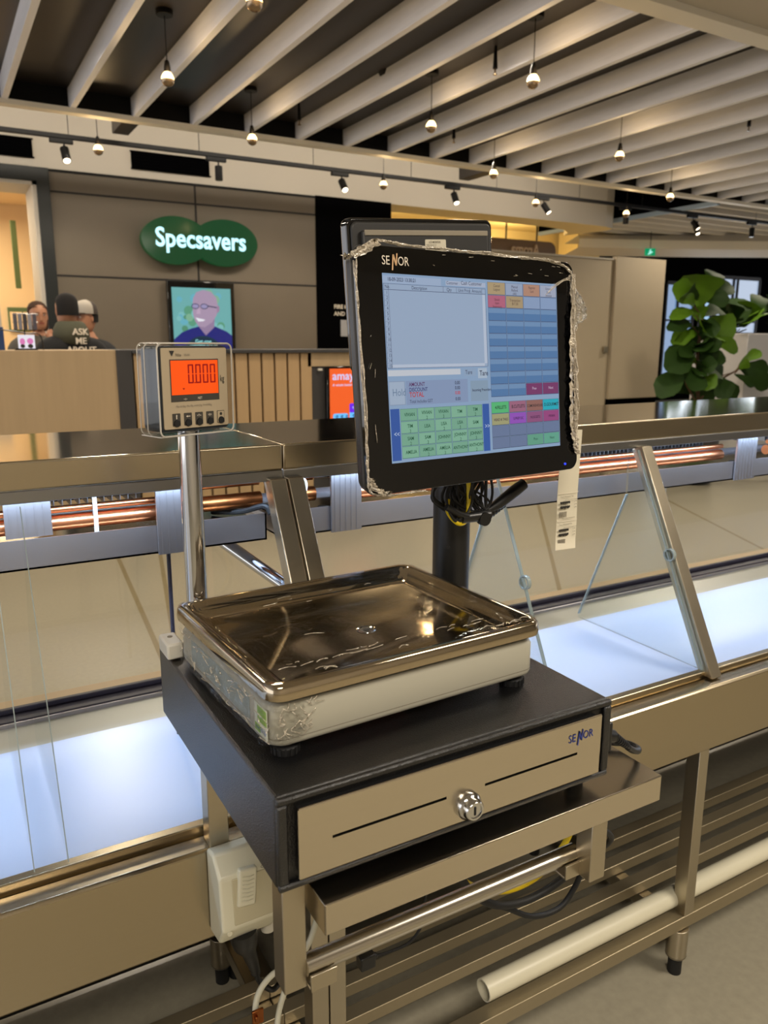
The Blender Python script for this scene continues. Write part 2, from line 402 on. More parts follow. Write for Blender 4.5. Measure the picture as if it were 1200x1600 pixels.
# duct brackets poking out past the white trim
for x0, y1, lab in ((1.49, 7.08, 'dark box bracket under the bulkhead above the optician sign, left one'), (5.0, 7.16, 'dark box bracket beyond the ceiling trim, right one near mid ceiling')):
    b = B().m(ceil_dark).box(x0, x0+.13, 6.64, y1, 3.0, 3.12); tag(obj('ceiling_bracket', b, bevel=.003), lab, 'bracket', 'dark brackets behind the ceiling trim')
# air vents in the bulkhead
for x0, x1, lab in ((.1, .985, 'black rectangular air vent in the bulkhead, cut by the left edge'), (1.84, 2.59, 'black rectangular air vent in the bulkhead above the green sign')):
    r = thing('air_vent', ((x0+x1)/2, 7.98, 2.93), lab, 'vent', 'air vents in the white bulkhead')
    b = B().m(wall_black); z0, z1 = (2.935, 3.075)
    b.box(x0, x1, 7.985, 7.999, z0, z1); obj('vent_back', b, r)
    b = B().m(wall_black)
    for j in range(5): b.box(x0+.01, x1-.01, 7.972, 7.984, z0+.012+j*.027, z0+.018+j*.027)
    obj('louvre', b, r)
    b = B().m(wall_black); b.box(x0-.01, x1+.01, 7.97, 7.985, z0-.012, z0); b.box(x0-.01, x1+.01, 7.97, 7.985, z1, z1+.012); obj('frame', b, r)
# sprinklers, camera dome, ceiling speaker
for x, y, lab in ((3.30, 4.35, 'black ceiling sprinkler between beams near the top edge of the view'), (5.88, 4.4, 'black ceiling sprinkler high at the right between beams'), (4.06, 5.9, 'black ceiling sprinkler between beams above the hanging bulbs, mid ceiling'), (2.70, 6.05, 'black ceiling sprinkler hanging by the seventh beam')):
    r = thing('ceiling_sprinkler', (x, y, 3.2), lab, 'sprinkler', 'ceiling sprinklers')
    obj('stem', B().m(black_met).cyl((x, y, 3.16), (x, y, 3.03), .009, .016, 10), r)
    obj('sprinkler_head', B().m(bulb_cap).cyl((x, y, 3.03), (x, y, 2.995), .006, .006, 8).cyl((x, y, 2.998), (x, y, 2.994), .014, .014, 10), r)
r = thing('camera_dome', (2.52, 5.05, 3.2), 'small black dome camera on the dark ceiling between beams', 'camera')
obj('base', B().m(black_met).cyl((2.52, 5.05, 3.16), (2.52, 5.05, 3.11), .055, .05, 18), r)
obj('dome', B().m(black_gloss).sphere((2.52, 5.05, 3.11), .042), r)
r = thing('ceiling_speaker', (3.0, 5.1, 3.19), 'round dark speaker grille on the ceiling right of the dome camera', 'speaker')
obj('speaker_ring', B().m(black_met).cyl((3.0, 5.1, 3.16), (3.0, 5.1, 3.13), .11, .1, 24), r)
obj('grille', B().m(black_back).cyl((3.0, 5.1, 3.132), (3.0, 5.1, 3.122), .075, .07, 24), r)

# pendant bulbs
def pendant(top=.36):
    r = thing('pendant_bulb', (0, 0, 0), '', 'pendant light', 'bare pendant bulbs on black cords', world=False)
    obj('ceiling_rose', B().m(black_met).cyl((0, 0, top), (0, 0, top-.03), .048, .048, 20), r, bevel=.003)
    obj('cord', B().m(black_met).cyl((0, 0, top-.025), (0, 0, .07), .0028, .0028, 6), r)
    obj('socket', B().m(black_met).lathe([(.004, .105), (.012, .098), (.018, .07), (.020, .04), (.016, .036)], seg=16), r)
    bl = B().m(bulb_on).lathe([(.012, .044), (.020, .038), (.030, .024), (.0355, .010), (.037, .0)], seg=24)
    o = obj('bulb', bl, r)
    cp = B().m(bulb_cap).lathe([(.0372, .0), (.034, -.016), (.025, -.029), (.012, -.036), (.001, -.0375)], seg=24)
    obj('silvered_cap', cp, r)
    return r
pr = pendant(); pr2 = None
PEND = [(1.35, 4.85, 'pendant bulb with silvered cap hanging before the third beam from left'),
 (1.41, 3.62, 'pendant bulb cut by the top edge above the second beam'),
 (3.18, 3.83, 'large pendant bulb nearest the camera at right, high in front of pale beams'),
 (3.20, 4.93, 'pendant bulb hanging left below the highest right bulb'),
 (2.25, 5.90, 'pendant bulb overlapping the white ceiling trim left of centre'),
 (1.32, 6.81, 'pendant bulb beside the leftmost black spotlight on the track'),
 (3.94, 6.89, 'pendant bulb beyond the trim above the rear monitor'),
 (4.54, 5.96, 'pendant bulb overlapping the white trim above the touch monitor'),
 (4.99, 4.90, 'pendant bulb in front of beams, right of the highest bulb'),
 (6.80, 5.94, 'pendant bulb overlapping the trim at far right'),
 (5.84, 6.91, 'pendant bulb beside the tilted spotlight above the hanging signboard'),
 (7.22, 6.93, 'pendant bulb touching a spotlight near the end of the white bulkhead')]
for k, (x, y, lab) in enumerate(PEND):
    if y > 6.6 and pr2 is None: o = pr2 = pendant(.80)
    else: o = pr if k == 0 else copy_tree(pr2 if y > 6.6 else pr)
    o.location = (x, y, 2.80); o['label'] = lab
    l = bpy.data.lights.new('bulb_light', 'POINT'); l.energy = 3.2; l.color = (1, .68, .34); l.shadow_soft_size = .03
    lo = bpy.data.objects.new('bulb_light', l); lo.location = (x, y-.045, 2.82); C.objects.link(lo)

# lighting track with spotlights
r = thing('lighting_track', (5, 7.2, 2.96), 'long black lighting track suspended in front of the white bulkhead', 'track')
obj('rail', B().m(black_met).box(-6, 13, 7.18, 7.22, 2.94, 2.975), r, bevel=.003)
for x in (1.17, 2.25, 3.35, 4.44, 5.53, 6.73, 7.76, 9.95): obj('suspension_wire', B().m(black_met).cyl((x, 7.2, 2.97), (x, 7.2, 3.6), .003, .003, 6), r)
def spot(x, tilt, yawd, lab, on=True, y=7.2, z=2.94, s=1.):
    r = thing('track_spotlight', (x, y, z), lab, 'spotlight', 'black spotlights on the tracks', world=False)
    obj('adapter', B().m(black_met).box(-.11*s, .07*s, -.02, .02, -.035, 0), r, bevel=.003)
    obj('stem', B().m(black_met).cyl((0, 0, -.03), (0, 0, -.085), .007, .007, 8), r)
    M = Matrix.Translation((0, 0, -.08)) @ Euler((R(-30 if on else 0), R(tilt), R(yawd))).to_matrix().to_4x4()
    h = obj('lamp_head', B().m(black_met).lathe([(.028, .012), (.034, .008), (.034, -.11), (.030, -.112), (.029, -.10)], seg=20), r, M=M)
    obj('lens', B().m(spot_on if on else bulb_cap).lathe([(.001, -.1125), (.027, -.1125), (.027, -.108)], seg=16), h)
    if on:
        l = bpy.data.lights.new('spot_beam', 'SPOT'); l.energy = 10; l.color = (1, .86, .66); l.spot_size = R(70); l.spot_blend = .6; l.shadow_soft_size = .03
        lo = bpy.data.objects.new('spot_beam', l); C.objects.link(lo); lo.matrix_world = Matrix.Translation((x, y, z)) @ M @ Matrix.Translation((0, 0, -.12))
    return r
spot(1.13, -3, 0, 'black track spotlight left of the leftmost hanging bulb, lit face down')
spot(2.42, 0, 0, 'black track spotlight right of the air vent, pointing straight down', on=False)
spot(3.65, -22, -30, 'black track spotlight above the rear monitor left corner, tilted towards the camera')
spot(4.97, 0, 0, 'black track spotlight right of the bulb above the rear monitor, upright')
spot(6.20, -20, 0, 'black track spotlight tilted beside a hanging bulb above the signboard')
spot(7.50, 0, 0, 'black track spotlight directly behind the bulb at the bulkhead end', on=False)
spot(8.70, -22, 0, 'black track spotlight tilted sideways in front of the distant beams')
spot(9.89, 0, 0, 'black track spotlight at the far right edge of the view', on=False)
for x, y, lab in ((9.6, 7.9, 'small distant spotlight hanging just right of the tilted one'), (11.6, 9.1, 'tiny distant spotlight, left of a pair under the far beams'), (12.1, 9.1, 'tiny distant spotlight, right of a pair under the far beams')):
    spot(x, 0, 0, lab, y=y, z=3.02, s=.5)

# ------------------------------------------------------------------ shopfront sign
def ell(cx, cz, rx, rz, n=48): return [(cx+rx*math.cos(2*PI*k/n), cz+rz*math.sin(2*PI*k/n)) for k in range(n)]
r = thing('shop_sign', (2.45, 7.95, 2.3), 'glowing green double-oval shop sign with white lettering on the taupe wall', 'sign')
Lc, Rc = (2.205, 2.300), (2.70, 2.305); rx, rz = .335, .222
pts = []
for k in range(121):      # outline of the union of the two ovals
    a = R(42) + k/120*(2*PI-R(84)); pts.append((Lc[0]+rx*math.cos(a), Lc[1]+rz*math.sin(a)))
for k in range(121):
    a = R(180+42) + k/120*(2*PI-R(84)); pts.append((Rc[0]+rx*math.cos(a), Rc[1]+rz*math.sin(a)))
b = B().m(glow('sign_green', (2, 66, 32), .9)).prism(pts, 'y', 7.90, 7.985); obj('sign_panel', b, r, smooth=False)
b = B().m(glow('sign_letters', (190, 246, 255), 1.6)).text('Specsavers', .245, Matrix.Translation((2.455, 7.895, 2.240)) @ Euler((0, 0, 0)).to_matrix().to_4x4() @ FR, bold=.022, align='CENTER', sx=.85)
obj('lettering', b, r, smooth=False)
# advertising screen
r = thing('advertising_screen', (2.43, 7.95, 1.2), 'wall advertising screen showing a smiling bald man in glasses', 'screen')
obj('casing', B().m(black_gloss).box(2.095, 2.778, 7.93, 7.984, .7, 1.925), r, bevel=.006)
x0, x1, zt, zb = 2.135, 2.735, 1.862, .78
b = B().m(glow('ad_bg', (110, 176, 176), .9)); b.quad((x0, 7.925, zb), (x1, 7.925, zb), (x1, 7.925, zt), (x0, 7.925, zt))
gb = [glow('ad_b%d' % k, c, .9) for k, c in enumerate([(92, 158, 128), (126, 190, 190), (104, 178, 196), (84, 146, 116), (128, 180, 150)])]
for k in range(44):
    b.m(gb[k % 5]); cx, cz, rr = rnd.uniform(x0+.05, x1-.05), rnd.uniform(1.35, zt-.05), rnd.uniform(.02, .05)
    b._f([b.bm.verts.new((x, 7.9249-k*.00002, z)) for x, z in ell(cx, cz, rr, rr, 14)])
def flat(col, pts, y, s=.9, n=[0]):
    n[0] += 1; b.m(glow('ad_p%d' % n[0], col, s)); b._f([b.bm.verts.new((x, y, z)) for x, z in pts])
flat((30, 36, 120), [(x0, 1.36), (2.22, 1.43), (2.32, 1.47), (2.40, 1.49), (2.56, 1.49), (2.68, 1.44), (x1, 1.40), (x1, zb), (x0, zb)], 7.923)
flat((150, 128, 160), [(2.38, 1.50), (2.36, 1.56), (2.56, 1.58), (2.55, 1.48), (2.46, 1.40)], 7.9225)
flat((172, 150, 176), [(2.335+.0, 1.68), (2.345, 1.76), (2.38, 1.82), (2.45, 1.845), (2.53, 1.83), (2.585, 1.77), (2.60, 1.68), (2.58, 1.60), (2.53, 1.53), (2.45, 1.48), (2.39, 1.49), (2.355, 1.54), (2.34, 1.60)], 7.922)
flat((160, 130, 160), [(2.585, 1.62), (2.61, 1.64), (2.615, 1.68), (2.60, 1.70), (2.585, 1.68)], 7.9215)
flat((236, 236, 244), [(2.36, 1.575), (2.46, 1.555), (2.44, 1.54), (2.39, 1.535)], 7.9214)
flat((190, 165, 190), [(2.39, 1.69), (2.41, 1.69), (2.415, 1.61), (2.37, 1.61)], 7.9213)
for ex in (2.365, 2.455):
    flat((30, 40, 80), ell(ex, 1.685, .040, .027, 20), 7.9212); flat((158, 150, 190), ell(ex, 1.685, .033, .020, 20), 7.921)
flat((30, 40, 80), [(2.49, 1.695), (2.585, 1.68), (2.585, 1.67), (2.49, 1.685)], 7.9209)
flat((30, 40, 80), [(2.30, 1.30)] + [(2.43+.21*math.cos(t), 1.20+.195*math.sin(t)) for t in [R(30+6*k) for k in range(21)]], 7.9208)
flat((10, 60, 70), ell(2.43, 1.20, .205, .190, 40), 7.9207); 
flat((130, 230, 215), ell(2.43, 1.20, .205, .190, 40), 7.9208); flat((12, 44, 70), ell(2.43, 1.20, .196, .181, 40), 7.9203)
obj('display', b, r, smooth=False, keep=True)
b = B().m(glow('ad_text', (160, 240, 240), 1)); b.text('Get one', .05, face_at(2.43, 7.919, 1.325), .01, align='CENTER'); b.text('complete pair of', .05, face_at(2.43, 7.919, 1.283), .01, align='CENTER', sx=.85); b.text('glasses for', .05, face_at(2.43, 7.919, 1.235), .01, align='CENTER')
obj('lettering', b, r, smooth=False)
# wall notices on the black panel
r = thing('wall_notice', (4.02, 7.98, 1.7), 'white wall lettering above a small notice on the black shopfront panel', 'notice')
b = B().m(white_ink).text('FIRE HOSE REEL', .062, face_at(3.94, 7.985, 1.70), .008).text('AND HYDRANT', .062, face_at(3.94, 7.985, 1.625), .008); obj('lettering', b, r, smooth=False)
obj('notice_sheet', B().m(mat('grey_sheet', (150, 150, 152), .6)).box(4.02, 4.13, 7.98, 7.989, 1.40, 1.58), r)
# things seen through the lit opening
r = tag(obj('banner', B().m(mat('green_banner', (88, 104, 60), .7)).box(.90, .955, 9.6, 9.64, 1.9, 2.6), bevel=.003), 'narrow green banner on the lit shop wall beside the dark frame', 'banner')
r = thing('wall_poster', (.85, 10.15, 1.7), 'small green framed poster inside the lit shop behind the woman', 'poster')
obj('poster_frame', B().m(mat('poster_green', (86, 108, 72), .6)).box(.84, 1.06, 10.16, 10.19, 1.45, 1.72), r, bevel=.004)
obj('poster_sheet', B().m(shop_cream).box(.86, 1.04, 10.15, 10.165, 1.47, 1.67), r)

# ------------------------------------------------------------------ phone kiosk
r = thing('kiosk_counter', (1.5, 5.45, 0), 'oak and charcoal kiosk counter with battens beyond the display case', 'counter')
obj('end_panel', B().m(wood_l).box(-1.6, 1.027, 5.2, 5.7, 0, 1.284), r, bevel=.003)
obj('charcoal_post', B().m(kiosk_dark).box(1.027, 1.124, 5.19, 5.7, 0, 1.285), r, bevel=.003)
obj('back_board', B().m(wood_gap).box(1.124, 3.3, 5.25, 5.3, .1, 1.27), r)
for k in range(13): 
    if 1.13+k*.097 < 2.33: obj('batten', B().m(wood_s).box(1.135+k*.097, 1.135+k*.097+.083, 5.2, 5.25, .1, 1.262), r, bevel=.004)
obj('wood_band', B().m(wood_l).box(2.352, 3.3, 5.2, 5.25, 1.165, 1.262), r)
obj('counter_top', B().m(kiosk_dark).box(1.124, 3.3, 5.17, 5.72, 1.262, 1.285), r, bevel=.002)
obj('cabinet_panel', B().m(kiosk_dark).box(2.352, 3.3, 5.21, 5.25, .1, 1.165), r)
r = thing('kiosk_screen', (2.7, 5.19, .9), 'orange advertising screen set in the kiosk front, half hidden by the touch monitor', 'screen')
obj('casing', B().m(black_gloss).box(2.488, 2.90, 5.17, 5.209, .35, 1.163), r, bevel=.004)
b = B().m(glow('kiosk_orange', (245, 98, 38), 1.0)).quad((2.508, 5.168, .40), (2.88, 5.168, .40), (2.88, 5.168, 1.148), (2.508, 5.168, 1.148))
b.m(glow('kiosk_blue', (110, 196, 255), 1.0)); b.poly([(x, 5.167, z) for x, z in B().rrect(2.532, 2.655, .70, .822, .015)]); b.poly([(x, 5.167, z) for x, z in B().rrect(2.668, 2.87, .70, .835, .015)])
b.m(glow('kiosk_purple', (110, 40, 235), 1.0)); b.poly([(x, 5.166, z) for x, z in B().rrect(2.668, 2.87, .825, .893, .012)])
obj('display', b, r, smooth=False, keep=True)
b = B().m(glow('kiosk_white', (205, 214, 255), 1.0)).text('amaysim', .085, face_at(2.528, 5.164, 1.068), .014, sx=1.02)
obj('headline', b, r, smooth=False)
b = B().m(MATS['kiosk_white']).text('A whole better mobile for less', .026, face_at(2.53, 5.164, 1.022), .01)
obj('tagline', b, r, smooth=False); b = B().m(MATS['kiosk_white'])
b.text('SIM ONLY', .022, face_at(2.69, 5.163, .855), .01); b.m(glow('kiosk_navy', (20, 60, 120), 1.0)).text('$ $ $', .05, face_at(2.55, 5.164, .775), .01).text('$ $ $', .05, face_at(2.69, 5.164, .78), .01)
obj('price_text', b, r, smooth=False)
tag(obj('price_tag', B().m(white_pl).box(2.43, 2.465, 5.195, 5.208, 1.135, 1.15)), 'tiny white tag on the charcoal kiosk cabinet', 'tag')
# goods on the kiosk counter
r = thing('phone_case_rack', (.52, 5.32, 1.284), 'small wire rack of phone cases in front of the woman', 'rack')
obj('rack_base', B().m(black_met).box(.46, .585, 5.28, 5.36, 1.284, 1.294).cyl((.522, 5.32, 1.29), (.522, 5.32, 1.51), .004), r)
obj('hook_bar', B().m(chrome).cyl((.46, 5.31, 1.50), (.60, 5.31, 1.50), .003).cyl((.46, 5.31, 1.45), (.60, 5.31, 1.45), .003), r)
for k in range(5):
    tag(obj('phone_case', B().m(mat('case_tint_%d' % k, [(90, 88, 96), (130, 130, 140), (60, 58, 64), (150, 150, 158), (84, 80, 92)][k], .3)).box(.462+.027*k, .484+.027*k, 5.285, 5.30, 1.405, 1.497), bevel=.003), 'phone case hanging on the kiosk rack, %s from left' % ORD[k], 'phone case', 'phone cases on the kiosk rack')
r = thing('display_card', (.525, 5.3, 1.285), 'bright white display card with two pink shapes on the kiosk counter', 'card')
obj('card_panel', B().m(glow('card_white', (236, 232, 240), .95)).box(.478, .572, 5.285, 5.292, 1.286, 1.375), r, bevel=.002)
obj('card_print', B().m(glow('card_pink', (214, 120, 176), 1)).poly([(x, 5.283, z) for x, z in ell(.502, 1.335, .015, .02, 16)]).poly([(x, 5.283, z) for x, z in ell(.545, 1.338, .018, .018, 16)]).m(ink).poly([(x, 5.2829, z) for x, z in ell(.502, 1.308, .013, .012, 12)]).poly([(x, 5.2829, z) for x, z in ell(.545, 1.308, .015, .013, 12)]), r, smooth=False)
tag(obj('blue_box', B().m(mat('box_blue', (34, 60, 110), .5)).box(.30, .405, 5.3, 5.42, 1.284, 1.42), bevel=.003), 'dark blue product box on the kiosk counter at the left edge', 'box')
tag(obj('security_cable', B().m(black_pl).tube(bez([(.30, 5.26, 1.41), (.42, 5.25, 1.40), (.52, 5.26, 1.385), (.60, 5.27, 1.375), (.62, 5.3, 1.286)]), .004, 6)), 'thin black security cable looping over the kiosk goods', 'cable')

# ------------------------------------------------------------------ hoarding, planter, signs at right
r = thing('hoarding', (5.5, 6.05, 0), 'tall beige hoarding boards with a hinged door panel behind the display canopy', 'hoarding')
obj('board', B().m(hoard_m).box(3.2, 6.12, 6.0, 6.06, 0, 2.155), r, bevel=.003)
obj('door_panel', B().m(hoard_m).box(6.135, 6.85, 5.97, 6.03, .76, 2.19), r, bevel=.003)
obj('plinth', B().m(wall_black).box(6.12, 6.87, 5.99, 6.2, 0, .76), r)
obj('latch', B().m(steel_frame).box(6.03, 6.09, 5.975, 6.0, 1.24, 1.30), r)
obj('top_rail', B().m(white_wall).box(4.2, 6.12, 5.99, 6.07, 2.155, 2.17), r)
r = thing('planter', (7.8, 5.45, 0), 'white box planter with figs growing from its top, right edge', 'planter')
obj('planter_box', B().m(soft_white).box(7.18, 9.6, 5.15, 5.80, 0, 1.433), r, bevel=.006)
obj('soil', B().m(soil_m).box(7.21, 9.57, 5.18, 5.77, 1.40, 1.441), r)
def leaf(b, base, tip, w, droop=.03):
    base, tip = Vector(base), Vector(tip); d = tip-base; L = d.length; n = 7
    d = d.normalized(); view = (EYE-base).normalized()
    side = d.cross(Vector((view.x+rnd.uniform(-.45,.45), view.y+rnd.uniform(-.3,.3), .35))).normalized(); nrm = side.cross(d).normalized()
    if nrm.z < 0: nrm = -nrm
    rows = []
    prof = [.06, .32, .52, .62, .85, 1.0, .86, .25]
    for k in range(n+1):
        t = k/n; c = base + d*L*t + nrm*(math.sin(t*PI)*L*.10) + Vector((0, 0, -droop*t*t*L*3)); hw = w/2*prof[k]
        cu = .18*hw
        rows.append([b.bm.verts.new(c+side*hw*s + nrm*(abs(s)*cu + rnd.uniform(-.05, .05)*hw)) for s in (-1, -.5, 0, .5, 1)])
    for p, q in zip(rows, rows[1:]):
        for j in range(4): b._f([p[j], p[j+1], q[j+1], q[j]])
LV = [(6.28,5.05,1.65,6.11,4.91,1.97,.22),(6.21,5.05,1.67,5.85,5.01,1.86,.15),(6.34,5.05,1.73,6.59,4.96,1.9,.13),(6.37,5.05,1.87,6.48,5.04,1.99,.12),(6.32,5.05,1.52,6.23,5.04,1.68,.11),(6.25,5.05,1.59,5.78,4.95,1.59,.08),(6.21,5.05,1.49,5.75,4.95,1.5,.09),(6.29,5.05,1.43,6.01,5.11,1.36,.1),(6.41,5.05,1.55,6.65,4.92,1.43,.2),(6.39,5.05,1.37,6.71,4.91,1.3,.09),(6.33,5.05,1.28,6.16,5.17,1.34,.13),(6.38,5.05,1.43,6.4,4.99,1.55,.12),(6.4,5.05,1.28,6.77,5.11,.94,.26),(6.27,5.05,1.28,5.82,4.99,1.14,.17),(6.2,5.05,1.11,5.83,5.05,.88,.15),(6.29,5.05,1.11,6.06,4.88,.94,.15),(6.35,5.05,1.01,6.61,5.05,1.1,.15),(6.94,5.05,1.13,7.12,4.95,1.28,.07),(6.97,5.05,1.11,7.2,4.9,1.11,.09),(6.95,5.05,1.1,7.2,4.88,.94,.11),(6.9,5.05,1.08,6.88,4.9,1.18,.06),(6.62,5.05,1.01,6.57,4.85,.85,.12),(6.58,5.05,1.01,6.78,4.95,.79,.14),(6.4,5.05,.95,6.45,5.03,.76,.14),(6.23,5.05,1.2,5.93,4.93,1.25,.09),(6.3,5.05,1.72,5.85,4.84,1.81,.1),(6.34,5.05,1.58,6.67,5.12,1.69,.12),(6.32,5.05,1.19,6.4,4.99,1.27,.13),(6.17,5.05,1.02,6.03,5.07,1.03,.11),(6.81,5.0,1.04,7.0,4.9,.95,.06)]
r = thing('fiddle_leaf_fig', (6.35, 5.05, 0), 'tall fiddle leaf fig tree in front of the white planter and dark windows', 'plant')
obj('pot', B().m(kiosk_dark).lathe([(.16, 0), (.20, .02), (.24, .42), (.25, .45), (.22, .45), (.21, .41)], (6.35, 5.05, 0), 24), r)
b = B().m(bark_m).tube(bez([(6.35,5.05,.4),(6.38,5.05,.77),(6.32,5.05,1.19),(6.33,5.05,1.5),(6.34,5.05,1.88)]), .016, 8)
b.tube(bez([(6.38,5.05,.78),(6.6,5.05,.95),(6.85,5.0,1.08)]), .009, 6); b.tube(bez([(6.38,5.05,.75),(6.2,5.05,.95),(6.17,5.05,1.02)]), .009, 6)
for v in LV: b.tube([(6.33, 5.05, max(.8, v[2]-.08)) if v[0] < 6.6 else (6.85, 5.0, 1.07), v[:3]], .005, 5)
obj('trunk', b, r)
b = B(); 
for k, v in enumerate(LV): b.m(leaf_m if k in (0, 1, 4, 5, 8, 9, 7, 17, 20) else leaf_d); leaf(b, v[:3], v[3:6], v[6]*1.75)
for k in range(22):
    z = rnd.uniform(.85, 1.75); a_ = rnd.uniform(PI*.75, PI*2.1); L = rnd.uniform(.16, .30); b.m(leaf_d if k % 4 else leaf_m); leaf(b, (6.33, 5.05, z), (6.33+L*math.cos(a_), 5.05+L*.8*math.sin(a_), z+rnd.uniform(-.06, .16)), rnd.uniform(.15, .23))
obj('foliage', b, r, keep=True)
LV2 = [(7.27,5.25,1.44,7.1,5.15,1.70,.13),(7.32,5.25,1.44,7.46,5.33,1.78,.16),(7.42,5.25,1.44,7.43,5.17,1.73,.16),(7.22,5.25,1.45,6.96,5.1,1.64,.13),(7.24,5.25,1.44,6.92,5.1,1.51,.12),(7.48,5.25,1.43,7.83,5.33,1.64,.19),(7.37,5.25,1.44,7.36,5.31,1.62,.16),(7.53,5.25,1.44,7.37,5.08,1.53,.21),(7.12,5.25,1.44,6.75,5.0,1.55,.1),(7.19,5.25,1.5,6.86,5.12,1.81,.11),(7.58,5.25,1.48,7.86,5.34,1.81,.16),(7.47,5.25,1.45,7.33,5.18,1.54,.21),(7.32,5.25,1.47,7.19,5.05,1.53,.16)]
for g, (dx, lab) in enumerate(((.05, 'broad-leafed fig in the planter top behind the tall fig'), (.85, 'second broad-leafed fig in the planter top at the right edge'))):
    r = thing('planter_fig', (7.35+dx, 5.47, 1.44), lab, 'plant', 'figs in the planter top')
    b = B().m(bark_m)
    for v in LV2[:8]: b.tube([(7.35+dx, 5.47, 1.43), (v[0]+dx, v[1]+.22, v[2]+.04)], .006, 5)
    obj('stems', b, r); b = B()
    for k, v in enumerate(LV2): b.m(leaf_m if k in (2, 5, 7, 11) else leaf_d); leaf(b, (v[0]+dx, v[1]+.22, v[2]+.07), (v[3]+dx, v[4]+.2, v[5]+.05), v[6]*1.8)
    obj('foliage', b, r, keep=True)
# exit sign and hanging signboard
r = thing('exit_sign', (11.0, 9.1, 2.79), 'small green running-man exit sign hanging under the curved fascia', 'sign')
M = Matrix.Translation((9.93, 8.98, 2.725)) @ Euler((0, 0, R(-30))).to_matrix().to_4x4()
obj('sign_box', B().m(glow('exit_green', (0, 150, 96), .9)).box(-.08, .08, 0, .03, -.055, .055, M), r)
b = B().m(glow('exit_white', (170, 245, 230), 1.0)).box(-.02, .015, -.004, 0, -.03, .015, M); b.box(-.012, .01, -.004, 0, .02, .038, M); b.box(-.035, -.015, -.004, 0, -.045, -.02, M); b.box(.012, .035, -.004, 0, -.012, .006, M)
obj('running_figure', b, r, smooth=False)
obj('hanger', B().m(black_met).cyl(M @ Vector((0, .015, .055)), M @ Vector((0, .015, .3)), .005), r)
r = thing('hanging_signboard', (7.35, 9.0, 2.75), 'brown rounded signboard hanging on two rods, lettering seen from behind', 'sign')
obj('board', B().m(mat('sign_brown', (92, 74, 56), .5)).prism(B().rrect(6.66, 8.0, 2.36, 2.745, .12, 8), 'y', 8.98, 9.03), r, bevel=.006)
obj('rod', B().m(black_met).cyl((7.10, 9, 2.74), (7.10, 9, 3.3), .012), r); obj('rod', B().m(black_met).cyl((7.65, 9, 2.74), (7.65, 9, 3.3), .012), r)
b = B().m(mat('sign_letters_grey', (168, 150, 130), .5)).text('Aroma', .21, Matrix.Translation((7.67, 8.965, 2.545)) @ Matrix.Scale(-1, 4, (1, 0, 0)) @ FR, .015, sx=.85, extrude=.012)
obj('lettering', b, r, smooth=False)
r = thing('wall_exit_sign', (9.9, 11.55, 3.0), 'tiny green exit marker on the cream wall left of the column', 'sign')
obj('marker', B().m(mat('dull_green', (60, 110, 50), .5)).box(9.45, 9.63, 11.52, 11.6, 2.92, 3.06), r)

# ------------------------------------------------------------------ people behind the kiosk
def skin_body(name, joints, edges, material, parent=None, sub=2):
    me = bpy.data.meshes.new(name); me.from_pydata([j[:3] for j in joints], edges, []); o = bpy.data.objects.new(name, me); C.objects.link(o)
    if parent: o.parent = parent
    md = o.modifiers.new('skin', 'SKIN'); md.use_smooth_shade = True
    sv = me.skin_vertices[0].data
    for k, j in enumerate(joints): sv[k].radius = (j[3], j[4] if len(j) > 4 else j[3])
    sv[0].use_root = True
    s2 = o.modifiers.new('sub', 'SUBSURF'); s2.levels = sub; s2.render_levels = sub
    me.materials.append(material); return o
skin_m = mat('skin', (178, 126, 96), .5, noise=(6, .05)); hair_b = mat('brown_hair', (62, 40, 26), .9, noise=(40, .3)); hair_k = mat('black_hair', (20, 17, 16), .95, noise=(40, .3))
hoodie_m = mat('black_fleece', (13, 13, 15), .85); olive_m = mat('olive_fleece', (74, 74, 58), .9, noise=(60, .1)); grey_m = mat('grey_fleece', (88, 84, 76), .9, noise=(50, .1))
jean_m = mat('dark_denim', (30, 34, 44), .8); plaid_m = mat('dark_check_cloth', (22, 23, 26), .85, noise=(22, .8)); eye_m = mat('eye_white', (220, 215, 208), .3); lip_m = mat('lips', (150, 80, 70), .5)
cap_w = mat('cap_white', (176, 168, 156), .8); cap_d = mat('cap_grey', (70, 62, 56), .8)
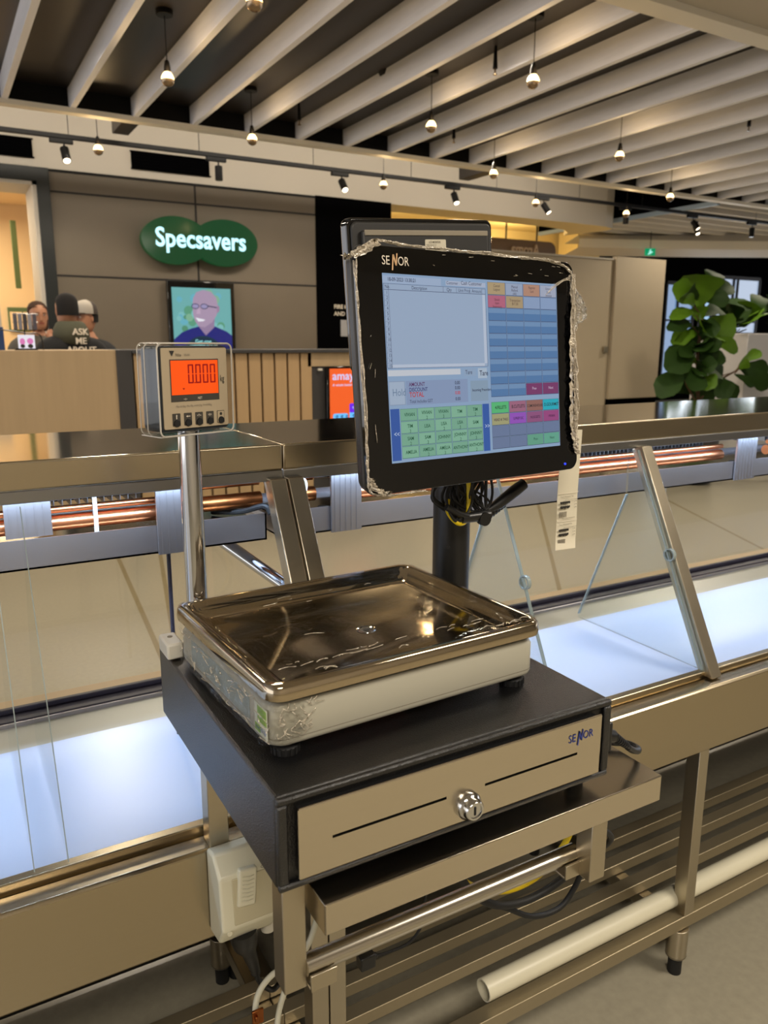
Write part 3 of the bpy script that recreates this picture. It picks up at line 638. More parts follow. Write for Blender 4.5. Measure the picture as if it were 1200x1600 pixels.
def person(loc, rotz, label, top_m, hair, h=1.72, arm='down', lean=0.):
    """figure at its own origin, facing local -Y; loc at the feet"""
    r = thing('person', loc, label, 'person', rot=(0, 0, rotz), world=False); s = h/1.72
    J = [(0,0,.95,.125,.125), (0,0,1.10,.12,.12), (0,-.01,1.25,.115,.115), (0,0,1.36,.07,.07), (0,-.01,1.455,.052,.052), (0,-.02,1.50,.052,.052)]
    E = [(0,1),(1,2),(2,3),(3,4),(4,5)]
    for sx in (-1, 1):
        n = len(J); J += [(sx*.09,0,.88,.095,.10), (sx*.10,-.01,.50,.062,.066), (sx*.10,.03,.12,.040,.045), (sx*.10,-.07,.035,.04,.03), (sx*.10,-.13,.03,.035,.025)]
        E += [(0,n),(n,n+1),(n+1,n+2),(n+2,n+3),(n+3,n+4)]
        n = len(J); up_ = arm == 'chin' and sx == 1
        A = [(sx*.19,0,1.375,.045,.045), (sx*.20,.01,1.12,.042,.042), (sx*.13,-.16,1.22,.030,.030), (sx*.06,-.15,1.42,.025,.028)] if up_ else [(sx*.19,0,1.375,.045,.045), (sx*.215,.02,1.10,.042,.042), (sx*.16,-.17,1.02,.031,.031), (sx*.13,-.26,1.01,.026,.03)]
        J += A; E += [(3,n),(n,n+1),(n+1,n+2),(n+2,n+3)]
        # five fingers rooted in the palm
        px, py, pz = A[3][:3]; dirv = Vector((0, 0, 1)) if up_ else Vector((0, -1, -.1))
        sidev = Vector((1, 0, 0)); n3 = n+3
        for f, (off, ln) in enumerate(((-.024, .05), (-.008, .062), (.008, .065), (.024, .05))):
            q = len(J); p1 = Vector((px, py, pz))+dirv*.035+sidev*off; p2 = p1+dirv*ln*.5+Vector((0, .004 if up_ else 0, -.008)); p3 = p2+dirv*ln*.4+Vector((0, .012 if up_ else 0, -.016))
            J += [(*p1, .0095), (*p2, .0085), (*p3, .007)]; E += [(n3,q),(q,q+1),(q+1,q+2)]
        q = len(J); p1 = Vector((px, py, pz))+sidev*-.03*sx+dirv*.005; p2 = p1+dirv*.028+sidev*-.012*sx
        J += [(*p1, .011), (*p2, .009)]; E += [(n3,q),(q,q+1)]
    J = [(j[0]*s, j[1]*s - lean*max(0, j[2]-.9), j[2]*s, *[v*s for v in j[3:]]) for j in J]
    body = skin_body('body', J, E, skin_m, r)
    # clothing as thicker skins over the same joints
    def cloth(name, idx_e, m, extra, skip=None):
        used = sorted({k for e in idx_e for k in e}); mp_ = {k: i for i, k in enumerate(used)}
        jj = [(*J[k][:3], *[v+extra+(.025 if name == 'jacket' and k in (3, 11, 34) else 0) for v in (J[k][3], J[k][4] if len(J[k]) > 4 else J[k][3])]) for k in used]
        return skin_body(name, jj, [(mp_[a], mp_[c]) for a, c in idx_e], m, r)
    arms = [(3,11),(11,12),(12,13)], [(3, 0)]
    L0, R0 = 6, None
    idx = {}
    # joint order: 0-5 trunk, left leg 6-10, left arm 11-14, fingers 15-28, right leg 29-33, right arm 34-37
    cloth('jacket', [(0,1),(1,2),(2,3),(3,11),(11,12),(12,13),(3,34),(34,35),(35,36)], top_m, .034)
    cloth('trousers', [(0,6),(6,7),(7,8),(0,29),(29,30),(30,31)], jean_m, .010)
    hy, hz = (-.035*s-lean*.7), 1.605*s
    hb = B().m(skin_m); rings = []
    prof = [(-.120,.030,.045,-.02), (-.105,.048,.062,-.014), (-.08,.058,.075,-.008), (-.04,.066,.086,0), (0,.072,.093,.004), (.04,.073,.095,.006), (.08,.062,.082,.006), (.105,.042,.058,.006), (.118,.012,.02,.006)]
    for z, rx_, ry_, oy in prof: rings.append([hb.bm.verts.new((rx_*s*math.cos(2*PI*j/20), hy+(oy+ry_*math.sin(2*PI*j/20))*s, hz+z*s)) for j in range(20)])
    for a_, c_ in zip(rings, rings[1:]):
        for j in range(20): hb._f([a_[j], a_[(j+1) % 20], c_[(j+1) % 20], c_[j]])
    hb._f(rings[0][::-1]); hb._f(rings[-1])
    yf = hy-.093*s
    hb.prism([(-.011*s, hz-.042*s), (.011*s, hz-.042*s), (.005*s, hz+.012*s), (-.005*s, hz+.012*s)], 'y', yf-.012*s, yf+.02)
    for sx in (-1, 1): hb.sphere((sx*.073*s, hy+.008, hz-.01*s), .028*s, (.35, 1, 1), 10)
    hb.m(eye_m)
    for sx in (-1, 1): hb.sphere((sx*.029*s, yf+.012, hz+.004*s), .011*s, (1, 1, .6), 10)
    hb.m(hair_k)
    for sx in (-1, 1): hb.sphere((sx*.029*s, yf+.004, hz+.004*s), .005*s, (1, 1, 1), 8); hb.box(sx*.029*s-.014*s, sx*.029*s+.014*s, yf, yf+.012, hz+.018*s, hz+.023*s)
    hb.m(lip_m).box(-.022*s, .022*s, yf+.004, yf+.02, hz-.070*s, hz-.060*s)
    obj('head', hb, r)
    if hair is not None:
        h2 = B().m(hair[0]); rings = []
        for z, k_ in ((.125, .15), (.118, .5), (.10, .80), (.07, .98), (.03, 1.02), (-.01, 1.02), (-.035, .98)) if hair[1] == 'short' else ((.128, .15), (.12, .5), (.10, .85), (.07, 1.05), (.02, 1.12), (-.04, 1.15), (-.10, 1.1), (-.13, .95)):
            rings.append([h2.bm.verts.new((.076*k_*s*math.cos(t), hy+(.018+.094*k_*math.sin(t)*(1 if math.sin(t) > 0 else (.98 if z > .06 else .25)))*s, hz+z*s)) for t in [2*PI*j/20 for j in range(20)]])
        for a_, c_ in zip(rings, rings[1:]):
            for j in range(20): h2._f([a_[j], a_[(j+1) % 20], c_[(j+1) % 20], c_[j]])
        h2._f(rings[0][::-1]); h2._f(rings[-1]); obj('hair', h2, r)
    return r, hy, hz, s
# man in the lettered hoodie, back to the camera
r, hy, hz, s = person((.885, 6.02, 0), R(180+14), 'person in black hoodie reading ASK ME ABOUT, seen from behind at the kiosk', hoodie_m, (hair_k, 'short'), 1.66)
b = B().m(olive_m); b.lathe([(.072, 1.30), (.115, 1.335), (.125, 1.38), (.118, 1.42), (.098, 1.46), (.078, 1.475), (.062, 1.44)], (0, .02, 0), 24); obj('hood', b, r)
b = B().m(white_ink); T = Matrix.Translation((0, .156, 0)) @ Euler((0, 0, PI)).to_matrix().to_4x4() @ FR
for k, t in enumerate(('ASK', 'ME', 'ABOUT')): b.text(t, .062, T @ Matrix.Translation((.01, 1.382-.062*k, 0)), .012, align='CENTER', extrude=.004)
obj('back_print', b, r, smooth=False)
# man in a two-tone cap
r, hy, hz, s = person((1.15, 6.78, 0), R(-60), 'person in a white and grey cap and dark checked jacket facing left', plaid_m, (hair_k, 'short'), 1.63)
b = B().m(cap_w)
b.lathe([(.090, .03), (.091, .06), (.084, .095), (.062, .125), (.02, .14), (.002, .141)], (0, hy+.006, hz), 24)
for f in b.bm.faces:
    if f.calc_center_median().y > hy+.01: f.material_index = 1
b.m(cap_d); b.prism([(-.06, hy-.17), (.06, hy-.17), (.075, hy-.06), (-.075, hy-.06)], 'z', hz+.028, hz+.036); obj('cap', b, r, bevel=.002)
# woman resting her chin on her hand
person((.835, 7.38, 0), R(8), 'person with brown hair in a grey jacket, hand raised to chin', grey_m, (hair_b, 'long'), 1.66, arm='chin')

# ================================================================== REFRIGERATED DISPLAY CASES
P = .92
def case(name, x0, x1, bx0, bx1, legs, label, arms, dividers, baffles, coil, old_pipe):
    """x0..x1 canopy extent, bx0..bx1 body extent"""
    r = thing(name, ((bx0+bx1)/2, 1.2, 0), label, 'display case', 'refrigerated display cases')
    obj('front_panel', B().m(case_steel).box(bx0, bx1, P, P+.012, .53, .668).box(bx0, bx1, P, P+.034, .662, .670), r, bevel=.004)
    obj('cabinet_body', B().m(steel_frame).box(bx0, bx1, P+.012, 1.50, .535, .660), r)
    b = B().m(case_steel).box(bx0, bx1, P+.036, P+.052, .655, .6835); obj('front_rim', b, r, bevel=.002)
    obj('deck', B().m(deck_m).box(bx0, bx1, P+.052, 1.325, .662, .672), r)
    b = B().m(deck_grey).prism([(1.325, .668), (1.392, .682), (1.392, .66), (1.325, .66)], 'x', bx0, bx1); obj('deck_upstand', b, r)
    b = B().m(tray_m).box(bx0, bx1, 1.392, 1.396, .66, .690); b.m(dark_rail).box(bx0, bx1, 1.396, 1.452, .66, .692).box(bx0, bx1, 1.425, 1.436, .692, .702); obj('glass_rail', b, r, bevel=.002)
    obj('customer_panel', B().m(rubber).box(bx0, bx1, 1.500, 1.535, .02, .60), r)
    obj('outer_ledge', B().m(wood_l).box(bx0, bx1, 1.462, 1.535, .60, .672), r, bevel=.003)
    obj('rear_glass', B().m(glass_m).quad((bx0+.004, 1.440, .694), (bx1-.004, 1.440, .694), (bx1-.004, 1.440, 1.132), (bx0+.004, 1.440, 1.132)), r)
    # canopy
    b = B().m(case_steel).box(x0, x1, 1.175, 1.530, 1.1305, 1.1735); o = obj('canopy', b, r, bevel=.0035, seg=3)
    o.data.materials.append(steel_top)
    for f in o.data.polygons:
        if f.normal.z > .9: f.material_index = 1
    b = B().m(fin_m).box(x0, x1, 1.176, 1.181, 1.1135, 1.131).box(x0, x1, 1.196, 1.2, 1.1225, 1.131); obj('led_channel', b, r, bevel=.001)
    obj('led_strip', B().m(led_m).box(x0+.01, x1-.01, 1.182, 1.195, 1.1245, 1.129), r)
    # drip tray with drain holes
    t0, t1 = (x0, x1-.012) if x1 < 1 else (x0+.012, x1)
    b = B().m(tray_m).box(t0, t1, 1.225, 1.228, 1.004, 1.050).box(t0, t1, 1.225, 1.40, 1.004, 1.007).box(t0, t1, 1.397, 1.40, 1.004, 1.050).box(t0, t0+.003, 1.225, 1.40, 1.004, 1.05).box(t1-.003, t1, 1.225, 1.40, 1.004, 1.05)
    b.m(steel_top).box(t0, t1, 1.226, 1.40, 1.038, 1.040)
    b.m(rubber)
    for k in range(16):
        hx = -.13+.29*k+.15
        if t0 < hx < t1: b.cyl((hx, 1.27, 1.0402), (hx, 1.27, 1.0412), .011, seg=14)
    obj('drip_tray', b, r)
    for s0, s1, zb in baffles:
        b = B().m(tray_m).box(s0, s1, 1.230 if zb > 1.05 else 1.218, 1.235 if zb > 1.05 else 1.223, zb, 1.124)
        n = int((s1-s0)/.012)
        for j in range(n):  # raised ribs imitate the reflected stripes on the plain baffle sheet
            xx = s0+.006+j*(s1-s0-.006)/n
            b.prism([(xx, 1.119), (xx+.0012, 1.119), (xx+.0012-.004, zb), (xx-.004, zb)] if False else [(xx, zb), (xx+.0012, zb), (xx+.0012, 1.119), (xx, 1.119)], 'y', (1.2292 if zb > 1.05 else 1.2172), 1.230 if zb > 1.05 else 1.218)
        obj('baffle', b, r)
    b = B().m(fin_m)
    for s0, s1 in coil:
        n = int((s1-s0)/.0125)
        for j in range(n): b.box(s0+j*.0125, s0+j*.0125+.0012, 1.285, 1.37, 1.082, 1.124)
        b.m(wall_black).box(s0, s1, 1.372, 1.378, 1.075, 1.128).m(fin_m)
    obj('cooling_coil', b, r)
    for s0, s1 in coil:
        obj('copper_pipe', B().m(copper).cyl((s0-.02, 1.265, 1.0625), (s1+.02, 1.265, 1.0625), .0125, seg=18), r)
        obj('copper_pipe', B().m(copper).cyl((s0-.02, 1.262, 1.084), (s1+.02, 1.262, 1.084), .0055, seg=12), r)
    for s0, s1 in old_pipe:
        obj('tarnished_pipe', B().m(copper_old).cyl((s0, 1.27, 1.067), (s1, 1.27, 1.067), .0135, seg=18), r, label='tarnished brown pipe')
        obj('tarnished_pipe', B().m(copper_old).cyl((s0, 1.275, 1.097), (s1, 1.275, 1.097), .006, seg=12), r, label='tarnished brown pipe')
    for a0, a1 in arms:
        M = None; b = B().m(steel_frame)
        b.prism([(.937, .674), (1.160, 1.119), (1.192, 1.119), (.969, .674)], 'x', a0, a1); obj('canopy_arm', b, r, bevel=.0015)
    for dx in dividers:
        yz = [(.957, .688), (1.163, 1.112), (1.190, 1.112), (1.188, 1.012), (1.312, .700), (1.310, .690)]; b = B().m(glass_m)
        b.prism(yz, 'x', dx, dx+.0055) if dx > .5 else b.poly([(dx+.0027, p[0], p[1]) for p in yz])
        o = obj('divider_pane', b, r)
        e = B().m(glass_edge)
        for p, q in (((.957, .688), (1.163, 1.112)), ((1.188, 1.012), (1.312, .700)))[:2 if dx > .5 else 1]:
            e.box(*((dx-.0004, dx+.0059, 0, .0022) if dx > .5 else (dx+.002, dx+.0034, 0, .0008)), 0, (Vector(q)-Vector(p)).length, Matrix.Translation((0, p[0], p[1])) @ Matrix.Rotation(-math.atan2(q[0]-p[0], q[1]-p[1]), 4, 'X'))
        obj('pane_edge', e, o)
        if dx > .5:
            e = B().m(glass_edge).lathe([(.0105, -.004), (.0135, -.004), (.0135, .004), (.0105, .004), (.0105, -.004)], (dx+.0025, 1.06, .905), 24, Matrix.Rotation(PI/2, 4, 'Y'), caps=False); obj('finger_ring', e, o)
    # stand underneath
    for k, lx in enumerate(legs):
        obj('leg', B().m(steel_frame).box(lx, lx+.028, P+.004, P+.036, .145, .535), r, bevel=.0015)
        obj('leg', B().m(steel_frame).box(lx, lx+.028, 1.385, 1.417, .145, .535), r, bevel=.0015)
        obj('cross_bar', B().m(steel_frame).box(lx, lx+.028, P+.036, 1.385, .086, .117), r, bevel=.0015)
        for yy in (P+.018, 1.40):
            f = obj('foot', B().m(steel_frame).cyl((lx+.001, yy, .113), (lx+.001, yy, .043), .0225, .0215, 20), r, bevel=.001)
            obj('foot_tip', B().m(rubber).cyl((lx+.001, yy, .044), (lx+.001, yy, .0), .015, .0145, 16).cyl((lx+.001, yy, .046), (lx+.001, yy, .040), .022, .019, 20), f)
    for yy in (P+.004,): obj('frame_rail', B().m(slat_m).box(bx0, bx1, yy, yy+.03, .115, .145), r, bevel=.0015)
    for k in range(3):
        yy = 1.046+.0710*k; obj('shelf_slat', B().m(slat_m).box(bx0, bx1, yy, yy+.03, .119, .145), r, bevel=.0015)
    return r
case('display_case', -2.6, .4835, -2.6, .4350, (.4065, -1.1), 'stainless display case with lit white deck filling the left, up to the canopy seam', [(.4545, .4825)], (.085, .045), [(.070, .134, 1.052), (.286, .347, 1.003)], [(-1.5, .06), (.132, .283)], [(.346, .478)])
case('display_case', .4845, 5.2, .4358, 5.2, (.4365, 1.268, 3.0), 'stainless display case with lit white deck running right from the canopy seam', [(.486, .514), (1.300, 1.330)], (.905, 1.291), [(.592, .652, 1.003), (1.70, 1.775, 1.003)], [(.655, 1.678), (1.9, 3.6)], [(.50, .581)])
tag(obj('insulated_conduit', B().m(pipe_ins).tube([(.50, 1.30, 1.092), (.53, 1.30, 1.096), (.578, 1.30, 1.09)], .011, 12)), 'lumpy dark insulated conduit behind the canopy arms', 'conduit')
tag(obj('white_wire_loop', B().m(cable_w).tube(bez([(.520, 1.24, 1.116), (.535, 1.235, 1.112), (.548, 1.23, 1.095), (.543, 1.23, 1.072), (.528, 1.235, 1.058), (.520, 1.24, 1.062)]), .003, 8)), 'white wire loop hanging under the canopy right of the arms', 'cable')
tag(obj('drain_hose', B().m(rubber).tube(bez([(.40, 1.30, 1.046), (.44, 1.26, 1.050), (.47, 1.23, 1.062), (.478, 1.22, 1.05)]), .005, 8)), 'black hose lying across the drip tray left of the arms', 'hose')
tag(obj('brace_rod', B().m(chrome).cyl((.40, 1.36, 1.006), (.468, 1.14, .945), .011, seg=16)), 'silver brace rod under the drip tray left of the canopy arms', 'rod')
tag(obj('support_rod', B().m(dark_rail).cyl((.3085, 1.25, 1.010), (.3085, 1.25, .672), .0035, seg=10)), 'thin black upright rod behind the steel indicator pole', 'rod')
r = thing('cable_tie', (.22, 1.25, 1.05), 'white cable tie strapped round the copper pipes at left', 'cable tie')
obj('tie_band', B().m(white_pl).box(.197, .203, 1.250, 1.2555, 1.044, 1.112), r); obj('tie_head', B().m(white_pl).box(.194, .207, 1.243, 1.253, 1.108, 1.116), r, bevel=.001)

# ------------------------------------------------------------------ till stand: steel tray on tube brackets
r = thing('till_stand', (.49, .78, .70), 'stainless bracket tray with round rail carrying the cash drawer', 'stand')
b = B().m(steel_x).box(.2650, .7145, .570, .995, .8235, .8260).box(.2650, .7145, .570, .5725, .7925, .826).box(.2650, .2675, .570, .995, .7925, .826).box(.7120, .7145, .570, .995, .7925, .826)
obj('tray', b, r, bevel=.0022, seg=3)
obj('upright_tube', B().m(steel_frame).box(.2350, .2590, .600, .627, .7155, .8400), r, bevel=.0015)
obj('upright_tube', B().m(steel_frame).box(.6070, .6310, .5725, .598, .7165, .7930), r, bevel=.0015)
obj('post', B().m(steel_frame).box(.2590, .2860, .918, .947, .670, .8235), r, bevel=.0015)
obj('post', B().m(steel_frame).box(.6550, .6820, .918, .947, .670, .8235), r, bevel=.0015)
obj('side_tube', B().m(steel_frame).box(.640, .665, .598, .918, .797, .8235), r, bevel=.0015)
obj('side_tube', B().m(steel_frame).box(.290, .315, .598, .918, .797, .8235), r, bevel=.0015)
obj('round_rail', B().m(steel).cyl((.258, .604, .7375), (.611, .604, .7375), .0105, seg=24), r)
for x0, x1 in ((.2585, .287), (.586, .612)):
    obj('rail_bracket', B().m(steel_frame).box(x0, x1, .5895, .5925, .7165, .735).box(x0, x1, .590, .62, .7165, .7195), r, bevel=.0008)

# ------------------------------------------------------------------ cash drawer
r = thing('cash_drawer', (.4315, .79, .826), 'black cash drawer with stainless front panel, keyed lock and two slots', 'cash drawer')
b = B().m(drawer_m).box(.2265, .6368, .5905, .9985, .8425, .9373); obj('body', b, r, bevel=.0035, seg=3)
b = B().m(drawer_m).box(.2265, .6368, .5840, .5905, .8425, .8490).box(.2265, .6368, .5840, .5905, .9300, .9373).box(.2265, .2370, .5840, .5905, .849, .930).box(.6262, .6368, .5840, .5905, .849, .930); obj('front_surround', b, r, bevel=.0022, seg=2)
obj('front_recess', B().m(rubber).box(.2475, .6146, .5850, .5907, .8565, .9228), r)
pan = B().m(steel_x)
# steel face with two real slots
def holed_face(b, x0, x1, z0, z1, y, yb, slots):
    xs = sorted({x0, x1} | {s[0] for s in slots} | {s[1] for s in slots}); zs = sorted({z0, z1} | {s[2] for s in slots} | {s[3] for s in slots})
    grid = {}
    for i, x in enumerate(xs):
        for j, z in enumerate(zs): grid[i, j] = (b.bm.verts.new((x, y, z)), b.bm.verts.new((x, yb, z)))
    solid = set()
    for i in range(len(xs)-1):
        for j in range(len(zs)-1):
            cx, cz = (xs[i]+xs[i+1])/2, (zs[j]+zs[j+1])/2
            if not any(s[0] < cx < s[1] and s[2] < cz < s[3] for s in slots): solid.add((i, j))
    for (i, j) in solid:
        A = [grid[i, j], grid[i+1, j], grid[i+1, j+1], grid[i, j+1]]
        b._f([a[0] for a in A]); b._f([a[1] for a in A][::-1])
        for (di, dj), (p, q) in (((0, -1), (0, 1)), ((1, 0), (1, 2)), ((0, 1), (2, 3)), ((-1, 0), (3, 0))):
            if (i+di, j+dj) not in solid: b._f([A[q][0], A[p][0], A[p][1], A[q][1]])
holed_face(pan, .2456, .6165, .8545, .9248, .5795, .5803, [(.2785, .4060, .8858, .8888), (.4540, .5820, .8858, .8888)])
obj('steel_front', pan, r)
b = B().m(steel_x)
for p_, q_ in (((.2456, .8545), (.6165, .8545)), ((.6165, .8545), (.6165, .9248)), ((.6165, .9248), (.2456, .9248)), ((.2456, .9248), (.2456, .8545))): b.tube([(p_[0], .5808, p_[1]), (q_[0], .5808, q_[1])], .0013, 8)
obj('rolled_edge', b, r)
M = Matrix.Translation((.4322, .5795, .8716)) @ Matrix.Rotation(PI/2, 4, 'X')
lk = obj('lock', B().m(chrome).lathe([(.0148, 0), (.0150, .004), (.0135, .0065), (.0118, .008), (.0112, .013), (.0098, .0145), (.0078, .0145), (.0074, .0132), (.001, .0132)], (.4322, .5795, .8716), 32, Matrix.Rotation(PI/2, 4, 'X')), r)
obj('keyhole', B().m(rubber).box(.4310, .4334, .5655, .5665, .8668, .8764), lk, bevel=.0006)
for x in (.252, .613):
    for y in (.612, .975): obj('foot', B().m(rubber).cyl((x, y, .8435), (x, y, .826), .0105, .0095, 16), r)
def logo(b, m1, m2, x, y, z, s, yoff=0):
    b.m(m1); T = Matrix.Translation((x, y, z)) @ FR
    b.text('SE', s, T, .0, sx=.86); b.text('OR', s, T @ Matrix.Translation((s*1.60, 0, 0)), .0, sx=.80)
    for sx0, ln in ((0, 0),): pass
    # the tall slanted N, its left stroke dropping below the line
    b.m(m2); S = s/1.0
    def q(pts): b.poly([Vector((x+p[0]*S, y-.0002, z+p[1]*S)) for p in pts])
    q([(.96, -.42), (1.09, -.42), (1.23, .82), (1.10, .82)]); q([(1.10, .82), (1.25, .82), (1.49, -.04), (1.35, -.04)]); q([(1.36, -.04), (1.49, -.04), (1.61, .92), (1.49, .92)])
b = B(); logo(b, blue_ink, blue_ink, .5675, .5790, .9030, .0135); obj('logo', b, r, smooth=False, keep=True)
# jack and coiled lead on the right side
r = thing('drawer_plug', (.65, .60, .90), 'black plug and short coiled lead sticking out of the cash drawer right side', 'plug')
obj('jack_box', B().m(black_pl).box(.6368, .6455, .588, .612, .868, .905), r, bevel=.002)
b = B().m(black_pl).cyl((.645, .598, .884), (.657, .598, .880), .0085, .0075, 16); obj('plug_body', b, r)
b = B().m(rubber)
for k in range(7): b.lathe([(.0035, -.0013), (.0062-.0003*k, -.001), (.0062-.0003*k, .001), (.0035, .0013)], (.660+.0042*k, .598+.0006*k, .8775-.0032*k), 14, Matrix.Rotation(R(125), 4, 'Y'))
b.cyl((.656, .598, .880), (.690, .602, .854), .0036, seg=10); obj('strain_relief', b, r)
obj('lead', B().m(black_pl).tube(bez([(.688, .602, .855), (.702, .606, .845), (.718, .612, .837), (.727, .622, .834), (.724, .636, .834), (.708, .650, .834), (.695, .69, .832), (.70, .76, .831), (.695, .86, .831), (.70, .93, .831)]), .0042, 10), r)

# ------------------------------------------------------------------ weighing scale with indicator on a pole
SR = Matrix.Translation((.4105, .7885, .9373)) @ Matrix.Rotation(R(2.6), 4, 'Z'); SRi = SR.inverted()
r = thing('weighing_scale', (.4105, .7885, .9373), 'electronic weighing scale with polished steel pan and pole-mounted orange display', 'scale', world=False, rot=(0, 0, R(2.6)))
hw, hd = .1705, .1370
def rr(w, d, rad, n=6): return B().rrect(-w, w, -d, d, rad, n)
def loft(b, sections):
    """sections: list of (w, d, rad, z)"""
    rings = [[b.bm.verts.new((x, y, z)) for x, y in rr(w, d, rad)] for w, d, rad, z in sections]
    for a_, c_ in zip(rings, rings[1:]):
        n = len(a_)
        for j in range(n): b._f([a_[j], a_[(j+1) % n], c_[(j+1) % n], c_[j]])
    return rings
b = B().m(scale_m); rg = loft(b, [(hw-.004, hd-.004, .016, .0135), (hw-.001, hd-.001, .018, .0155), (hw, hd, .018, .019), (hw, hd, .018, .052), (hw-.003, hd-.003, .018, .0585), (hw-.012, hd-.012, .018, .061)])
b._f(rg[0][::-1]); b._f(rg[-1]); base = obj('base_housing', b, r)
b = B().m(ink_g); rg = loft(b, [(hw+.0002, hd+.0002, .018, .0215), (hw+.0002, hd+.0002, .018, .0222)]); obj('seam_line', b, base, smooth=False)
for sx in (-1, 1):
    for sy in (-1, 1):
        fx, fy = sx*(hw-.022), sy*(hd-.018); b = B().m(rubber)
        b.lathe([(.0135, 0), (.014, .0015), (.014, .0075), (.0125, .009), (.0095, .0095), (.0095, .0140)], (fx, fy, 0), 24)
        for k in range(16):
            a = 2*PI*k/16; b.box(-.001, .001, .0135, .0150, .001, .008, Matrix.Translation((fx, fy, 0)) @ Matrix.Rotation(a, 4, 'Z'))
        obj('levelling_foot', b, r)
pw, pd = .1745, .1450
b = B().m(steel_pan)
rg = loft(b, [(pw-.004, pd-.004, .016, .0635), (pw-.0005, pd-.0005, .018, .0655), (pw, pd, .018, .071), (pw-.0008, pd-.0008, .018, .0785), (pw-.003, pd-.003, .017, .0815), (pw-.007, pd-.007, .015, .0825), (pw-.012, pd-.012, .013, .0805), (pw-.018, pd-.018, .012, .0735), (pw-.026, pd-.026, .012, .0668), (pw-.034, pd-.034, .012, .0652), (pw-.10, pd-.08, .02, .0650)])
f = b._f(rg[-1]); b._f(rg[0][::-1]); pano = obj('pan', b, r)
b = B().m(chrome).lathe([(.0125, .0652), (.0120, .0660), (.009, .0656), (.006, .0640), (.0035, .0646), (.001, .0646)], (.005, -.022, 0), 28); b.m(rubber).lathe([(.0042, .0655), (.0015, .0662)], (.005, -.022, 0), 16); obj('screw', b, pano)
# green sticker on the left flank
b = B().m(mat('sticker_white', (214, 216, 200), .5)).box(-hw-.0006, -hw-.0001, -.128, -.098, .020, .052); b.m(mat('sticker_green', (140, 176, 70), .5)).box(-hw-.0009, -hw-.0005, -.127, -.106, .034, .050).box(-hw-.0009, -hw-.0005, -.112, -.099, .022, .030)
b.m(blue_ink).text('mm2018', .007, Matrix.Translation((-hw-.0011, -.101, .0245)) @ Matrix.Rotation(-PI/2, 4, 'Z') @ FR, 0)
b.m(mat('sticker_grey', (150, 160, 158), .5)).box(-hw-.0005, -hw-.0001, -.085, .09, .024, .052); obj('sticker', b, base)
# crumpled stretch film over the housing's left side and front corner
b = B().m(film_m); n1, n2 = 60, 9; vs = []
path = [(-hw-.0015, hd-.01), (-hw-.0015, -hd+.02), (-hw+.004, -hd+.004), (-hw+.02, -hd-.0015), (-hw+.034, -hd-.0015)]
tot = [0]
for p, q in zip(path, path[1:]): tot.append(tot[-1]+math.dist(p, q))
for i in range(n1+1):
    d = tot[-1]*i/n1
    for k in range(len(path)-1):
        if d <= tot[k+1]+1e-9: t = (d-tot[k])/(tot[k+1]-tot[k]); x = path[k][0]*(1-t)+path[k+1][0]*t; y = path[k][1]*(1-t)+path[k+1][1]*t; break
    nx, ny = (-1, 0) if k == 0 else ((-.7, -.7) if k < 3 and k == 1 else (0, -1))
    row = []
    for j in range(n2+1):
        amp = rnd.uniform(0, .0026)
        zz = .012+.055*j/n2 + rnd.uniform(-.001, .001); zz += -.010*(1-min(1, (tot[-1]-d)/.05))*(1 if j < 3 else 0)*-1
        row.append(b.bm.verts.new((x+nx*amp, y+ny*amp, zz)))
    vs.append(row)
for p, q in zip(vs, vs[1:]):
    for j in range(n2): b._f([p[j], q[j], q[j+1], p[j+1]])
obj('stretch_film', b, r, keep=True)
# film stretched over the pan: tiny wrinkles and tears
b = B().m(film_crumple)
for k in range(30):
    cx, cy = rnd.uniform(-.15, .12), rnd.choice([-.112, -.104, rnd.uniform(.03, .11), rnd.uniform(-.11, .1)]); L = rnd.uniform(.002, .012); a = rnd.uniform(-.5, .5); dx, dy = math.cos(a)*L, math.sin(a)*L*.7
    b.tube(bez([(cx-dx, cy-dy, .0835), (cx, cy+rnd.uniform(-.002, .002), .0838), (cx+dx, cy+dy, .0835)], 4), .00035, 4)
for k in range(9):
    cx = rnd.uniform(-.165, .165); cy = -pd+rnd.uniform(.010, .02); b.tube(bez([(cx-.006, cy, .0832), (cx, cy+rnd.uniform(-.003, .003), .0842), (cx+.007, cy+rnd.uniform(-.002, .002), .0832)], 4), .0005, 4)
for k in range(26):
    cx = -hw+rnd.uniform(.004, .05); z = rnd.uniform(.03, .062); b.tube(bez([(cx, -hd-.003, z), (cx+rnd.uniform(-.006, .006), -hd-.0045, z-rnd.uniform(.002, .006)), (cx+rnd.uniform(-.008, .008), -hd-.003, z-rnd.uniform(.004, .012))], 4), .0004, 4)
for k in range(46):
    cy = rnd.uniform(-hd, hd-.01); z = rnd.uniform(.02, .062); b.tube(bez([(-hw-.003, cy, z), (-hw-.0045, cy+rnd.uniform(-.012, .012), z+rnd.uniform(-.004, .004)), (-hw-.003, cy+rnd.uniform(-.022, .022), z+rnd.uniform(-.006, .006))], 4), .0004, 4)
o = obj('film_wrinkle', b, r); o['kind'] = 'stuff'
b = B().m(film_soft); rg = loft(b, [(pw+.0006, pd+.0006, .018, .074), (pw-.0015, pd-.0015, .018, .0822), (pw-.007, pd-.007, .016, .0835), (pw-.02, pd-.02, .014, .0833), (.12, .09, .01, .0826), (.05, .03, .01, .0822)]); b._f(rg[-1]); obj('film_cover', b, r)
